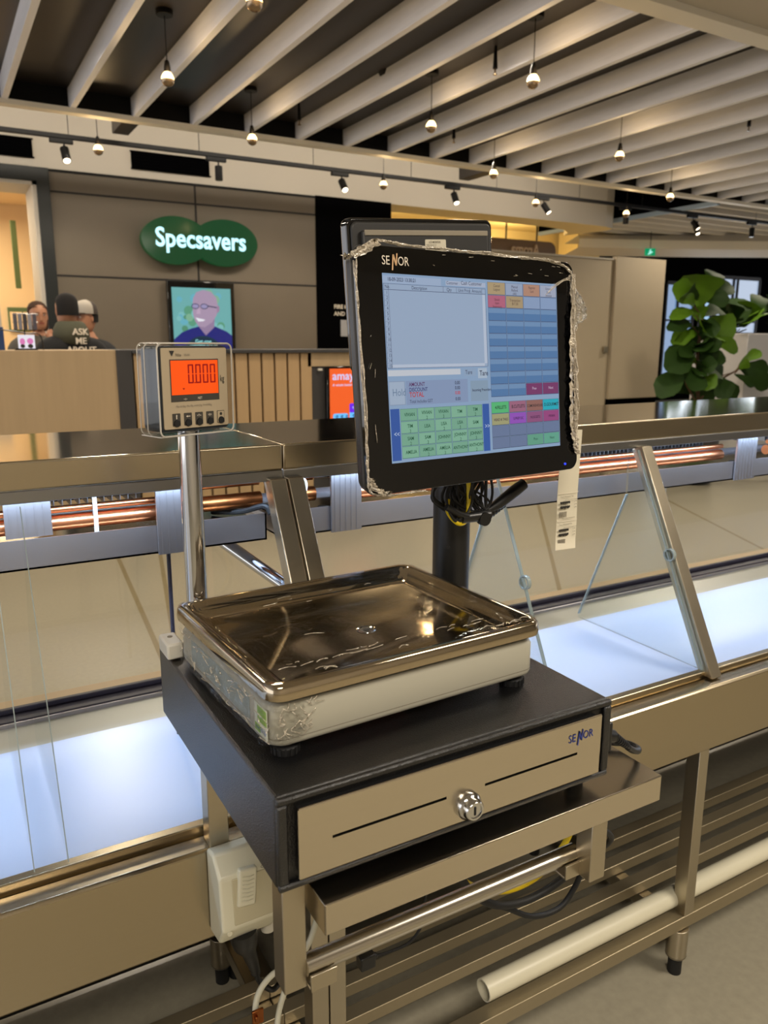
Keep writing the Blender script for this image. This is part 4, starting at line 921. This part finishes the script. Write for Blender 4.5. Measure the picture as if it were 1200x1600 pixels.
# mounting foot and pole
b = B().m(white_pl); M = SRi; b.box(.2235, .2450, .940, .985, .9385, .9600, M); obj('mounting_foot', b, r, bevel=.003)
obj('foot_screw', B().m(ink_g).cyl(SRi @ Vector((.2345, .968, .9600)), SRi @ Vector((.2345, .968, .9606)), .0035, seg=14), r)
pole = obj('pole', B().m(chrome).cyl(SRi @ Vector((.2668, .947, .9385)), SRi @ Vector((.2668, .947, 1.240)), .0134, seg=32), r)
obj('pole_arm', B().m(steel_frame).box(.230, .285, .942, .952, .9385, .9435, SRi), r, bevel=.001)
IW = Matrix.Translation((.2707, .92, 1.2819)) @ Matrix.Rotation(R(18.85), 4, 'Z') @ Matrix.Rotation(R(.5), 4, 'X')
ind = obj('indicator', B().m(ind_blue).prism(B().rrect(-.0485, .0485, -.0505, .0485, .006), 'y', .002, .038), r, M=SRi @ IW, bevel=.002)
ind['label'] = 'slate grey indicator housing'
obj('face_plate', B().m(key_m).prism(B().rrect(-.0462, .0462, -.0470, .0470, .002), 'y', .0006, .0035).m(ind_face).prism(B().rrect(-.0456, .0456, -.0464, .0464, .002), 'y', -.0002, .001), ind)
b = B().m(key_m).box(-.0350, .0330, -.0006, 0, -.0150, .0335); b.m(lcd_m).box(-.0338, .0318, -.0009, -.0005, -.0072, .0322); lc = obj('display', b, ind)
def seg7(b, x, z, w, h, t, on='abcdef', sh=0.):
    def bar(x0, z0, x1, z1): b.box(x0, x1, -.0013, -.0008, z0, z1)
    g = t*.25
    if 'a' in on: bar(x+g, z+h-t, x+w-g, z+h)
    if 'd' in on: bar(x+g, z, x+w-g, z+t)
    if 'f' in on: bar(x, z+h/2+g, x+t, z+h-g)
    if 'e' in on: bar(x, z+g, x+t, z+h/2-g)
    if 'b' in on: bar(x+w-t, z+h/2+g, x+w, z+h-g)
    if 'c' in on: bar(x+w-t, z+g, x+w, z+h/2-g)
b = B().m(lcd_dark)
for k in range(4): seg7(b, -.0110+.0104*k, .0055, .0076, .0222, .0018)
b.box(-.0024, -.0012, -.0013, -.0008, .0055, .0070); b.poly([(-.0195, -.0013, .0005), (-.0160, -.0013, .0005), (-.0178, -.0013, -.0018)])
obj('digits', b, lc, smooth=False)
b = B().m(ink).text('kg', .0110, face_at(.0348, -.0008, .0065), .0, sx=.62).text('▾', .001, face_at(0, -.0008, 0))
b.poly([(-.0350, -.0008, .0432), (-.0282, -.0008, .0432), (-.0316, -.0008, .0368)]); b.text('TIGIsa', .0042, face_at(-.0275, -.0008, .0370), .00, sx=.75, shear=.2); b.m(ink_g).text('DS-901', .0038, face_at(-.0150, -.0008, .0372), 0, sx=.75)
b.text('Max 6/15kg  Min 40g  e=d=2/5g  T=-9.998kg', .0034, face_at(-.0290, -.0008, -.0216), 0, sx=.82)
b.m(white_ink).text('NET', .0042, face_at(.0015, -.0010, -.0132), 0, sx=.8).text('-o-', .0046, face_at(-.0185, -.0010, -.0134), 0)
obj('print', b, ind, smooth=False)
for k in range(5):
    x = -.0345+.0158*k
    b = B().m(key_m if k < 4 else ink).prism(B().rrect(x, x+.0108, -.0432, -.0285, .0008), 'y', -.0006, 0)
    if k == 4: b.m(ind_face).prism(B().rrect(x+.0006, x+.0102, -.0426, -.0291, .0006), 'y', -.0009, 0)
    b.m(rubber).cyl((x+.0056, 0, -.0400), (x+.0056, -.0022, -.0400), .0044, .0040, 20)
    if k == 4: b.m(ink)
    else: b.m(white_ink)
    y = -.0011; cx, cz = x+.0054, -.0325
    if k == 0: b.box(cx-.0005, cx+.0005, y, -.0005, cz-.0025, cz+.0015); b.poly([(cx-.0012, y, cz+.001), (cx+.0012, y, cz+.001), (cx, y, cz+.003)])
    if k == 1: b.box(cx-.001, cx+.003, y, -.0005, cz-.0004, cz+.0004); b.poly([(cx-.0028, y, cz), (cx-.0008, y, cz-.0012), (cx-.0008, y, cz+.0012)])
    if k == 2: b.text('>T<', .0044, face_at(cx-.0036, y, cz-.0014), 0, sx=.8)
    if k == 3: b.text('>0<', .0044, face_at(cx-.0036, y, cz-.0014), 0, sx=.8)
    if k == 4: b.lathe([(.0014, -.0001), (.0018, -.0001), (.0018, .0001), (.0014, .0001)], (cx, y, cz), 16, Matrix.Rotation(PI/2, 4, 'X')); b.box(cx-.0002, cx+.0002, y, -.0005, cz, cz+.0024)
    obj('button', b, ind)
b = B().m(acry)
w0, z0_, z1_ = .0520, -.0545, .0515
for s0, s1 in ((-.002, .038),):
    rng = B().rrect(-w0, w0, z0_, z1_, .007); n = len(rng)
    va = [b.bm.verts.new((p[0], s0, p[1])) for p in rng]; vb = [b.bm.verts.new((p[0], s1, p[1])) for p in rng]
    for j in range(n): b._f([va[j], va[(j+1) % n], vb[(j+1) % n], vb[j]])
cv = obj('clear_cover', b, ind)
b = B().m(acry_edge)
for yy in (-.002, .0385, .024):
    rng = B().rrect(-w0, w0, z0_, z1_, .007); b.tube([(p[0], yy, p[1]) for p in rng]+[(rng[0][0], yy, rng[0][1])], .0011 if yy < .02 else .0008, 6, caps=False)
b.box(-w0, w0, -.002, .0385, z0_-.0008, z0_+.0002); obj('cover_rim', b, cv)

# ------------------------------------------------------------------ point of sale terminal: pole, touch monitor, customer monitor
r = thing('point_of_sale_terminal', (.672, .960, .826), 'black point of sale terminal with film-wrapped touch monitor on a black pole', 'touch terminal')
obj('pole', B().m(black_pl).cyl((.672, .962, .829), (.672, .962, 1.20), .0285, seg=40), r)
obj('pole_base', B().m(black_pl).cyl((.672, .962, .826), (.672, .962, .832), .030, seg=40), r)
obj('pole_screw', B().m(rubber).cyl((.6525, .941, 1.032), (.6515, .9395, 1.032), .0028, seg=10), r)
MM = Matrix.Translation((.6311, .8453, 1.3027)) @ Matrix.Rotation(R(6.07), 4, 'Z') @ Matrix.Rotation(R(-5.59), 4, 'X')
mon = obj('touch_monitor', B().m(black_gloss).prism(B().rrect(-.188, .1885, -.1505, .1455, .016, 8), 'y', .0008, .010), r, M=MM, bevel=.0006)
b = B().m(black_pl).prism(B().rrect(-.186, .1865, -.1490, .1440, .018, 6), 'y', .010, .030).prism(B().rrect(-.150, .150, -.125, .125, .02), 'y', .030, .052); obj('rear_shell', b, mon, bevel=.005, seg=3)
obj('bezel_ridge', B().m(black_back).prism(B().rrect(-.1895, .1900, -.1520, .1470, .018, 8), 'y', .0085, .013), mon, bevel=.002)
obj('mounting_arm', B().m(black_pl).box(-.03, .03, .052, .085, -.06, .03), mon, bevel=.006)
U = lambda u: (u-.5)*.304
V = lambda v: (.5-v)*.228
b = B(); SG = {}
def sg(c, s=.70):
    if c not in SG: SG[c] = glow('ui_%d_%d_%d' % c, c, s)
    return SG[c]
lay = [0]
def ui(c, u0, v0, u1, v1):
    lay[0] += 1; y = .0004-lay[0]*.0000035; b.m(sg(c)); b.poly([(U(u0), y, V(v1)), (U(u1), y, V(v1)), (U(u1), y, V(v0)), (U(u0), y, V(v0))])
BG = (152, 180, 214); LN = (92, 104, 134)
ui(BG, 0, 0, 1, 1); ui((172, 192, 222), .0, .012, .30, .05); ui((186, 198, 222), .325, .02, .55, .045)
ui(LN, .003, .052, .549, .493); ui((168, 188, 216), .005, .054, .547, .491)
ui(LN, .003, .082, .549, .085)
for u in (.026, .309, .382, .457, .527): ui(LN, u, .054, u+.0016, .085)
ui(LN, .0265, .085, .028, .491)
for k in range(15): ui((128, 142, 172), .005, .112+.0272*k, .027, .1135+.0272*k)
ui((200, 212, 232), .529, .086, .546, .475); ui((200, 212, 232), .028, .474, .53, .491)
ui((214, 220, 230), .003, .503, .387, .535); ui((156, 180, 210), .405, .505, .475, .545); ui((186, 204, 224), .487, .502, .540, .560)
ui((150, 168, 196), .003, .562, .086, .690); ui((176, 194, 218), .006, .566, .082, .686)
ui((146, 166, 202), .09, .562, .425, .692); ui((148, 172, 196), .441, .573, .544, .690)
ui((56, 96, 176), .004, .709, .050, .988); ui((56, 100, 180), .506, .709, .545, .985)
gr = (132, 184, 158)
for i in range(5):
    for j in range(4):
        u, v = .054+.0902*i, .711+.068*j; ui((96, 146, 130), u, v, u+.0885, v+.0665); ui((140, 194, 166) if (i+j) % 2 else (130, 184, 158), u+.0015, v+.002, u+.086, v+.063)
top = [[(190, 168, 130), (166, 180, 206), (194, 150, 128), (178, 186, 208)], [(196, 112, 138), (186, 164, 128), (152, 174, 210), (150, 174, 212)]]
for j in range(9):
    for i in range(4):
        u, v = .560+.1095*i, .012+.0735*j
        c = top[j][i] if j < 2 else (92, 134, 184)
        if j == 8 and i > 1: c = (132, 64, 116)
        ui((72, 92, 132), u, v, u+.108, v+.0722); ui(c, u+.0012, v+.0012, u+.106, v+.069)
        if j >= 2 and not (j == 8 and i > 1): ui((122, 158, 200), u+.0012, v+.0012, u+.106, v+.028)
cat = [[(96, 200, 132), (172, 112, 140), (160, 112, 104), (40, 186, 206)], [(176, 174, 130), (160, 92, 202), (156, 92, 138), (166, 80, 140)], [(116, 134, 170)]*4, [(116, 134, 170), (116, 134, 170), (108, 174, 148), (108, 180, 156)]]
for j in range(4):
    for i in range(4):
        u, v = .558+.1095*i, .702+.0698*j; ui((72, 84, 112), u, v, u+.108, v+.0685); ui(cat[j][i], u+.0012, v+.0012, u+.106, v+.0655)
scr = obj('screen', b, mon, smooth=False, keep=True)
b = B()
def tx(c, s, u, v, size, align='LEFT', bold=0., sx=.85):
    b.m(sg(c, .8)); b.text(s, size, face_at(U(u), -.0012, V(v)), bold, align=align, sx=sx)
dk = (46, 52, 78)
def fl(name):
    global b
    obj(name, b, scr, smooth=False, keep=True); b = B()
tx(dk, '18-09-2023 13:30:21', .02, .040, .0062, bold=.01); tx(dk, 'Customer :', .325, .040, .0055); tx((40, 44, 70), 'Cash Customer', .405, .038, .0066)
fl('header_text')
for s, u in (('No.', .006), ('Description', .14), ('Qty', .325), ('Unit Price', .388), ('Amount', .465)): tx(dk, s, u, .078, .0060)
for k in range(15): tx(dk, str(k+1), .015, .1075+.0272*k, .0055, 'CENTER')
fl('table_text')
tx(dk, 'Tare', .410, .535, .0075); tx(dk, 'Tare', .492, .545, .0095, bold=.01); tx((110, 132, 160), 'Hold', .016, .640, .0125)
tx((90, 46, 96), 'AMOUNT', .102, .592, .0068, bold=.012); tx((50, 50, 110), 'DISCOUNT', .102, .620, .0068, bold=.012); tx((190, 50, 50), 'TOTAL', .102, .650, .0085, bold=.015); tx(dk, 'Total Includes GST', .102, .682, .0056)
for v, c in ((.590, dk), (.618, dk), (.646, (200, 40, 40)), (.680, dk)): tx(c, '0.00', .348, v, .0060, bold=.01)
tx(dk, 'Incoming Preorders', .446, .634, .0050, bold=.015)
fl('total_text')
tx((200, 216, 240), '<<', .014, .858, .0090); tx((200, 216, 240), '>>', .512, .852, .0090)
nm = [['VIVIAN', 'VIVIAN 2', 'VIVIAN 3', 'TIM', 'TIM 2'], ['TIM 3', 'LISA', 'LISA 2', 'LISA 3', 'SAM'], ['SAM 2', 'SAM 3', 'JOHNNY', 'JOHNNY 2', 'JOHNNY 3'], ['AMELIA', 'AMELIA 2', 'AMELIA 3', 'ANTHONY', 'ANTHONY 2']]
for j in range(4):
    for i in range(5):
        a_ = nm[j][i].split(); u, v = .098+.0902*i, .752+.068*j
        tx((28, 84, 60), a_[0], u, v-(.006 if len(a_) > 1 else 0), .0062, 'CENTER', .012)
        if len(a_) > 1: tx((28, 84, 60), a_[1], u, v+.022, .0062, 'CENTER')
fl('name_button_text')
for i, s in enumerate(('4.FILLETS', 'B.CUTLETS', 'C.SMOKEHOUSE', 'D.GOURMET')): tx((34, 40, 46), s, .612+.1095*i, .744, .0062 if i != 2 else .0050, 'CENTER', .014)
for i, s in enumerate(('HEAD & TAILS', 'E.PREP DC', 'NUGGETS', 'VIVIAN')): tx((60, 30, 70), s, .612+.1095*i, .814, .0050, 'CENTER', .012)
tx((30, 70, 60), 'Prev', .83, .950, .0056, 'CENTER'); tx((30, 70, 60), 'Next', .94, .950, .0056, 'CENTER'); tx((210, 190, 216), 'Prev', .83, .640, .0056, 'CENTER'); tx((210, 190, 216), 'Next', .94, .640, .0056, 'CENTER')
fl('category_text')
for i, s in enumerate(('Cancel Logout', 'Manual Refund (All)', 'Reprint Last', 'Unread Sales Invoice')):
    for k, p in enumerate(s.split()): tx((70, 60, 70), p, .612+.1095*i, .040+.02*k, .0050, 'CENTER')
for i, s in enumerate(('Stock Item Inventory', 'Transaction $17.30')):
    for k, p in enumerate(s.split()): tx((80, 50, 56), p, .612+.1095*i, .118+.02*k, .0050, 'CENTER')
fl('function_text')
b = B(); logo(b, white_ink, gold_ink, -.1520, -.0002, .1240, .0150); obj('logo', b, mon, smooth=False, keep=True)
obj('power_led', B().m(glow('blue_led', (40, 60, 255), 2.0)).cyl((.1614, .0006, -.1416), (.1614, -.0006, -.1416), .0016, seg=12), mon)
# stretch film gathered round the monitor rim
def film_rope(pts, w, seed, n=9, rad=.0011, mat_=film_crumple):
    rr_ = random.Random(seed); bb = B().m(mat_); P_ = bez(pts, 10)
    for k in range(n):
        off = [(rr_.uniform(-w, w), rr_.uniform(-.004, .004), rr_.uniform(-w, w)) for _ in range(len(P_))]
        cur = Vector(off[0]); path = []
        for p, o_ in zip(P_, off):
            cur = cur*.72 + Vector(o_)*.42; path.append(p+cur)
        bb.tube(path, rad, 5, rs=[rad*rr_.uniform(.45, 1.4) for _ in path])
    return bb
def film_sheet(pts_a, pts_b, n, m, amp, seed, m_=film_crumple):
    rr_ = random.Random(seed); bb = B().m(m_); A = bez(pts_a, n); Z = bez(pts_b, n); rows = []
    for i, (p, q) in enumerate(zip(A, Z)):
        rows.append([bb.bm.verts.new(p.lerp(q, j/m) + Vector((rr_.uniform(-amp, amp), -abs(rr_.gauss(0, amp*1.5)), rr_.uniform(-amp, amp)))) for j in range(m+1)])
    for p, q in zip(rows, rows[1:]):
        for j in range(m): bb._f([p[j], p[j+1], q[j+1], q[j]])
    return bb
wrap = obj('stretch_film', film_sheet([(.1830, -.001, .128), (.1740, -.003, .06), (.1720, -.002, -.02), (.1700, -.003, -.09), (.1800, -.004, -.118)], [(.1900, .004, .126), (.1925, .004, .05), (.1915, .004, -.03), (.1925, .004, -.10), (.1925, .002, -.128)], 14, 5, .0012, 4), mon)
obj('film_gather', film_rope([(.183, -.003, .125), (.1825, -.004, .05), (.184, -.004, -.03), (.182, -.004, -.09), (.178, -.004, -.118), (.1885, -.003, -.128)], .0042, 1, 9, .0007), wrap)
obj('film_gather', film_rope([(-.190, -.001, .128), (-.1905, -.002, .05), (-.189, -.002, -.05), (-.1895, -.002, -.13), (-.176, -.001, -.1505), (-.10, .002, -.153)], .0018, 2, 5, .0007), wrap)
obj('film_gather', film_rope([(-.185, -.002, .138), (-.160, -.003, .1500), (-.120, -.002, .1480), (-.03, -.002, .1465), (.06, -.002, .1455), (.14, -.002, .1450), (.178, -.003, .132), (.186, -.002, .11)], .0026, 3, 6, .0008), wrap)
obj('film_corner', film_sheet([(-.205, .01, .131), (-.190, -.004, .138), (-.165, -.006, .152)], [(-.197, .012, .128), (-.184, -.001, .130), (-.155, -.002, .146)], 8, 5, .0022, 5), wrap)
obj('film_corner', film_sheet([(-.192, -.002, -.128), (-.186, -.004, -.144), (-.168, -.003, -.1525)], [(-.184, -.002, -.130), (-.178, -.003, -.141), (-.160, -.002, -.149)], 8, 5, .0018, 6), wrap)
obj('film_gather', film_rope([(.187, -.001, .113), (.199, .003, .105), (.212, .005, .095), (.222, .008, .080), (.221, .008, .071), (.209, .006, .064), (.196, .003, .060), (.188, -.001, .050)], .0012, 11, 4, .0006), wrap)
obj('film_flap', film_sheet([(.186, .0, .112), (.198, .004, .104), (.212, .006, .094), (.222, .008, .080)], [(.188, .0, .052), (.197, .004, .060), (.210, .006, .063), (.221, .008, .070)], 10, 8, .0020, 8, film_m), wrap)
b = B().m(film_crumple)
for k in range(9): b.tube(bez([(.128+.006*k, -.0015, .098+.0035*k), (.150+.004*k, -.0022, .115+.001*k), (.185, -.002, .128-.002*k)], 6), .00035, 4)
for k in range(12): b.tube(bez([(.187, .0, .112-.005*k), (.199+rnd.uniform(-.002, .002), .002, .101-.0035*k), (.211, .004, .090-.0022*k), (.221+rnd.uniform(-.003, .001), .008, .080-.0008*k)], 6), .0006, 4)
for k in range(5):
    x, z = rnd.uniform(-.185, -.165), rnd.uniform(-.14, .1); b.tube([(x, -.001, z), (x+rnd.uniform(-.004, .004), -.0012, z+rnd.uniform(-.018, .018))], .00025, 4)
for k in range(12):
    x, z = rnd.uniform(-.08, .16), rnd.uniform(.120, .142); b.tube([(x, -.001, z), (x+rnd.uniform(.002, .008), -.0012, z+rnd.uniform(-.001, .001))], .0003, 4)
o = obj('film_crease', b, wrap); o['kind'] = 'stuff'
# customer monitor seen from behind
MC = Matrix.Translation((.700, 1.08, 1.411)) @ Matrix.Rotation(R(6), 4, 'Z') @ Matrix.Rotation(R(-4.2), 4, 'Y')
cm = obj('customer_monitor', B().m(black_gloss).prism(B().rrect(-.145, .145, -.113, .113, .012, 8), 'y', .004, .022), r, M=MC, bevel=.003, seg=3)
b = B().m(black_back).prism(B().rrect(-.139, .139, -.107, .107, .010, 6), 'y', .000, .006)
b.prism([(-.125, -.09), (.125, -.09), (.125, .094), (-.125, .094)], 'y', -.008, .001); obj('rear_shell', b, cm, bevel=.003, seg=2)
b = B().m(mat('shell_highlight_strip', (150, 140, 122), .4)).prism([(-.122, .0865), (.123, .0865), (.123, .0945), (-.122, .0945)], 'y', -.0095, -.006); obj('highlight_strip', b, cm, bevel=.001)  # pale strip paints a highlight along the top of the rear shell
obj('mount_hood', B().m(black_back).prism([(-.10, -.09), (.10, -.09), (.07, .045), (.03, .058), (-.07, .058), (-.10, .045)], 'y', -.022, -.007), cm, bevel=.003)
b = B().m(paper_m).prism(B().rrect(-.009, .033, .060, .081, .002), 'y', -.0088, -.0078); b.m(ink_g)
b.text('LCD MONITOR', .0046, face_at(-.002, -.0092, .0755), .01, sx=.75)
for k in range(4): b.text('MODEL: POS-150  12V', .0030, face_at(-.007, -.0092, .0718-.0028*k), 0, sx=.7)
obj('sticker', b, cm, smooth=False)
obj('connecting_arm', B().m(black_pl).cyl((.672, .962, 1.15), (.672, .962, 1.30), .026, seg=24).box(.64, .705, .90, 1.075, 1.27, 1.33), r, bevel=.003)
# cables under the touch monitor
obj('yellow_cable', B().m(yellow_m).tube(bez([(.6565, .900, 1.150), (.6560, .897, 1.110), (.6500, .893, 1.0860), (.6390, .893, 1.0800), (.6290, .897, 1.0870), (.6210, .900, 1.1010), (.625, .905, 1.115)]), .0034, 10), r, label='yellow cable loop')
b = B().m(rubber)
for seed in range(16):
    q = random.Random(seed+40); x = q.uniform(.612, .695); pts = [(x, .905+q.uniform(-.01, .02), 1.15), (x+q.uniform(-.02, .02), .895+q.uniform(-.005, .02), 1.115), (q.uniform(.625, .69), .892+q.uniform(0, .015), q.uniform(1.082, 1.095)), (q.uniform(.63, .70), .90, 1.105), (q.uniform(.62, .70), .91, 1.15)]
    b.tube(bez(pts, 8), q.uniform(.0016, .0026), 8)
obj('cable_bundle', b, r)
b = B().m(black_pl)
b.tube([(.612, .89, 1.108), (.634, .89, 1.096), (.650, .89, 1.090)], .0050, 12); b.lathe([(.004, -.005), (.010, -.005), (.010, .005), (.004, .005)], (.678, .889, 1.084), 20, Matrix.Rotation(PI/2, 4, 'X'))
b.tube([(.640, .893, 1.088), (.690, .893, 1.088)], .008, 12)
obj('cable_clamp', b, r)
b = B().m(black_pl)
b.tube([(.692, .90, 1.0920), (.712, .90, 1.1000), (.745, .90, 1.1190), (.760, .90, 1.1270)], .0090, 12, rs=[.0045, .0085, .0095, .0085])
b.tube([(.688, .905, 1.0830), (.697, .905, 1.0870), (.728, .905, 1.1040)], .0080, 12, rs=[.0075, .0085, .0075])
for k in range(6): b.lathe([(.0080, -.0009), (.0094, -.0007), (.0094, .0007), (.0080, .0009)], Vector((.697, .905, 1.0870)).lerp(Vector((.722, .905, 1.1005)), k/5), 14, Matrix.Rotation(R(61), 4, 'Y'))
obj('connector_plug', b, r)
# label strip hanging behind the monitor
r = thing('label_strip', (.885, .93, 1.05), 'printed white price label strip hanging behind the monitor lower right corner', 'label strip')
pts = [(.898, .925, 1.20), (.899, .928, 1.13), (.900, .930, 1.09), (.901, .930, 1.05), (.899, .928, 1.02), (.894, .922, 1.005)]
b = B().m(paper_m); Q = bez(pts, 5); wv = .0222; rows = [[b.bm.verts.new((p[0]-.0218-wv, p[1], p[2]+.0005)), b.bm.verts.new((p[0]-.0218+wv, p[1]+.001, p[2]-.001)), b.bm.verts.new((p[0]-.0218+wv, p[1]+.0013, p[2]-.001)), b.bm.verts.new((p[0]-.0218-wv, p[1]+.0003, p[2]+.0005))] for p in Q]
for p, q in zip(rows, rows[1:]):
    for j in range(4): b._f([p[j], p[(j+1) % 4], q[(j+1) % 4], q[j]])
obj('paper', b, r)
b = B()
for zt in (1.098, 1.052):
    b.m(white_ink).box(.856, .899, .9268, .9272, zt-.0006, zt); b.m(ink_g).text('Fresh Wholesale Fish', .0038, face_at(.860, .9268, zt-.0075), 0, sx=.85); b.box(.870, .898, .9268, .9272, zt-.0120, zt-.0116)
    b.m(ink)
    for k in range(10): b.box(.8600+.0021*k, .8622+.0021*k, .9266, .9270, zt-.0172-(.0008 if k % 2 else 0), zt-.0142); b.box(.8600+.0021*k, .8622+.0021*k, .9266, .9270, zt-.0248-(.0012 if k % 3 else 0), zt-.0212-(0 if k % 2 else .0006))
    b.m(ink_g)
    for k in range(3): b.text('2.99', .0034, face_at(.890, .9268, zt-.0165-.005*k), 0)
    for k in range(9): b.box(.8590+.0018*k, .8590+.0018*k+(.0006 if k % 2 else .0011), .9266, .9270, zt-.0400, zt-.0310)
    b.box(.866, .893, .9268, .9272, zt-.0425, zt-.0420)
obj('label_print', b, r, smooth=False)

# ------------------------------------------------------------------ power, cables, pipe
r = thing('power_outlet', (.30, .91, .53), 'cream weatherproof power outlet box with ribbed rocker on the case front', 'power outlet')
b = B().m(outlet_m).prism([(.920, .545), (.920, .672), (.893, .678), (.868, .655), (.861, .582), (.880, .552)], 'x', .2540, .3300); ob = obj('housing', b, r, bevel=.004, seg=3)
obj('rocker_recess', B().m(mat('cream_shadow_plastic', (188, 180, 152), .5)).prism([(.8665, .652), (.8595, .588), (.8625, .588), (.8695, .652)], 'x', .2705, .3260), ob, bevel=.001)
b = B().m(outlet_m); 
Mr = Matrix.Translation((.2895, .8655, .6380)) @ Matrix.Rotation(R(-5), 4, 'X') @ Matrix.Rotation(R(6), 4, 'Y')
b.box(-.0125, .0125, -.0060, .004, -.0260, .0260, Mr)
rk = obj('rocker', b, ob, bevel=.003, seg=3); b = B().m(outlet_m)
for k in range(7): b.tube([Mr @ Vector((-.008, -.0062, -.017+.0055*k)), Mr @ Vector((0, -.0072, -.0182+.0055*k)), Mr @ Vector((.008, -.0062, -.017+.0055*k))], .0009, 6)
obj('ribs', b, rk); obj('screw_cap', B().m(outlet_m).cyl((.2635, .8625, .578), (.2635, .8612, .578), .0035, seg=14), ob)
b = B().m(ink).text('C', .006, face_at(.3100, .8655, .656), 0); obj('mark', b, ob, smooth=False)
obj('cable_gland', B().m(white_pl).cyl((.330, .90, .552), (.330, .90, .530), .010, seg=14), ob)
r = thing('power_plug', (.29, .885, .54), 'black mains plug hanging from the cream outlet with its cord', 'plug')
b = B().m(black_pl).tube([(.289, .885, .556), (.290, .885, .545), (.292, .884, .532), (.295, .882, .522), (.299, .878, .504), (.302, .875, .490)], .01, 16, rs=[.0185, .0190, .0165, .0105, .0080, .0062]); obj('plug_body', b, r)
b = B().m(rubber)
for k in range(5): b.lathe([(.004, -.0012), (.0088-.0005*k, -.001), (.0088-.0005*k, .001), (.004, .0012)], (.2965+.0013*k, .880-.001*k, .516-.0065*k), 14)
obj('strain_relief', b, r)
obj('cord', B().m(black_pl).tube(bez([(.302, .875, .492), (.304, .872, .480), (.312, .868, .468), (.326, .866, .462), (.36, .90, .46), (.42, 1.0, .45)]), .0038, 10), r)
tag(obj('white_cable', B().m(cable_w).tube(bez([(.395, .860, .600), (.388, .858, .560), (.372, .856, .520), (.350, .855, .502), (.318, .855, .496), (.297, .855, .475), (.290, .850, .445), (.300, .850, .405), (.32, .86, .36)]), .0042, 10)), 'white cable curving down left below the outlet plug', 'cable')
tag(obj('white_cable', B().m(cable_w).tube(bez([(.345, .852, .500), (.334, .850, .470), (.324, .850, .440), (.318, .850, .40), (.315, .86, .34)]), .0042, 10)), 'second white cable dropping behind the stand upright tube', 'cable')
tag(obj('copper_clip', B().m(copper_old).box(.283, .299, .842, .846, .440, .462).box(.286, .290, .838, .85, .448, .456), bevel=.001), 'orange-brown foil tag on the white cable near the bottom', 'clip')
tag(obj('black_cable', B().m(rubber).tube(bez([(.50, .74, .70), (.5467, .75, .6157+.03), (.585, .75, .580), (.6319, .75, .5480), (.685, .75, .512), (.735, .75, .506), (.7593, .745, .535), (.7579, .72, .60), (.735, .66, .68), (.66, .64, .745), (.64, .66, .79)]), .0042, 10)), 'black cable hanging in a wide loop below the round rail', 'cable')
tag(obj('black_cable', B().m(rubber).tube(bez([(.52, .72, .69), (.5349, .715, .645), (.575, .71, .605), (.6257, .71, .588), (.674, .71, .59), (.71, .70, .615), (.72, .69, .64), (.70, .66, .71), (.655, .62, .750), (.60, .63, .757), (.60, .70, .79)]), .0055, 10)), 'thick black cable looping over the right end of the round rail', 'cable')
tag(obj('yellow_cable', B().m(yellow_m).tube(bez([(.50, .73, .70), (.5249, .72, .660), (.560, .72, .628), (.6057, .72, .6063), (.655, .72, .606), (.690, .72, .625), (.71, .71, .67), (.70, .70, .74), (.68, .72, .79)]), .0042, 10)), 'yellow cable hanging under the stand tray behind the rail', 'cable')
tag(obj('black_cable', B().m(rubber).tube(bez([(.4755, .85, .459), (.500, .85, .4555), (.530, .85, .4560), (.548, .85, .468), (.556, .85, .49), (.56, .85, .56), (.55, .88, .66), (.54, .90, .79)]), .0022, 8)), 'thin black lead rising from the small connector under the rail', 'cable')
tag(obj('small_connector', B().m(black_pl).box(.4480, .4720, .842, .860, .4480, .4700).box(.4720, .4780, .847, .855, .4545, .4635), bevel=.002), 'small black connector block dangling in front of the case legs', 'connector')
tag(obj('black_cable', B().m(rubber).tube([(.375, .80, .823), (.38, .80, .64), (.405, .80, .60), (.405, .80, .58)], .003, 8).tube([(.432, .80, .823), (.425, .80, .66), (.410, .80, .61), (.404, .80, .585)], .0035, 8)), 'pair of crossed black leads between tray corner and rail', 'cable')
tag(obj('cable_stub', B().m(rubber).tube(bez([(.640, .955, .975), (.665, .975, .970), (.690, .985, .955), (.70, 1.0, .93), (.69, .99, .86), (.68, .985, .83)]), .006, 10)), 'black cable bulging out behind the cash drawer top right edge', 'cable')
b = B().m(pvc_m); n = 28; y0, z0 = .9635, .1665
for rad, rev in ((.0205, 0),):
    ra = [[b.bm.verts.new((x, y0+rr_*math.cos(2*PI*j/n), z0+rr_*math.sin(2*PI*j/n))) for j in range(n)] for x, rr_ in ((.767, .0178), (.767, .0205), (3.2, .0205))]
    inn = [b.bm.verts.new((3.2, y0+.0178*math.cos(2*PI*j/n), z0+.0178*math.sin(2*PI*j/n))) for j in range(n)]
    for p, q in ((ra[0], ra[1]), (ra[1], ra[2]), (ra[2], inn), (inn, ra[0])):
        for j in range(n): b._f([p[j], p[(j+1) % n], q[(j+1) % n], q[j]])
tag(obj('plastic_pipe', b), 'long white plastic pipe lying on the slatted undershelf', 'pipe')
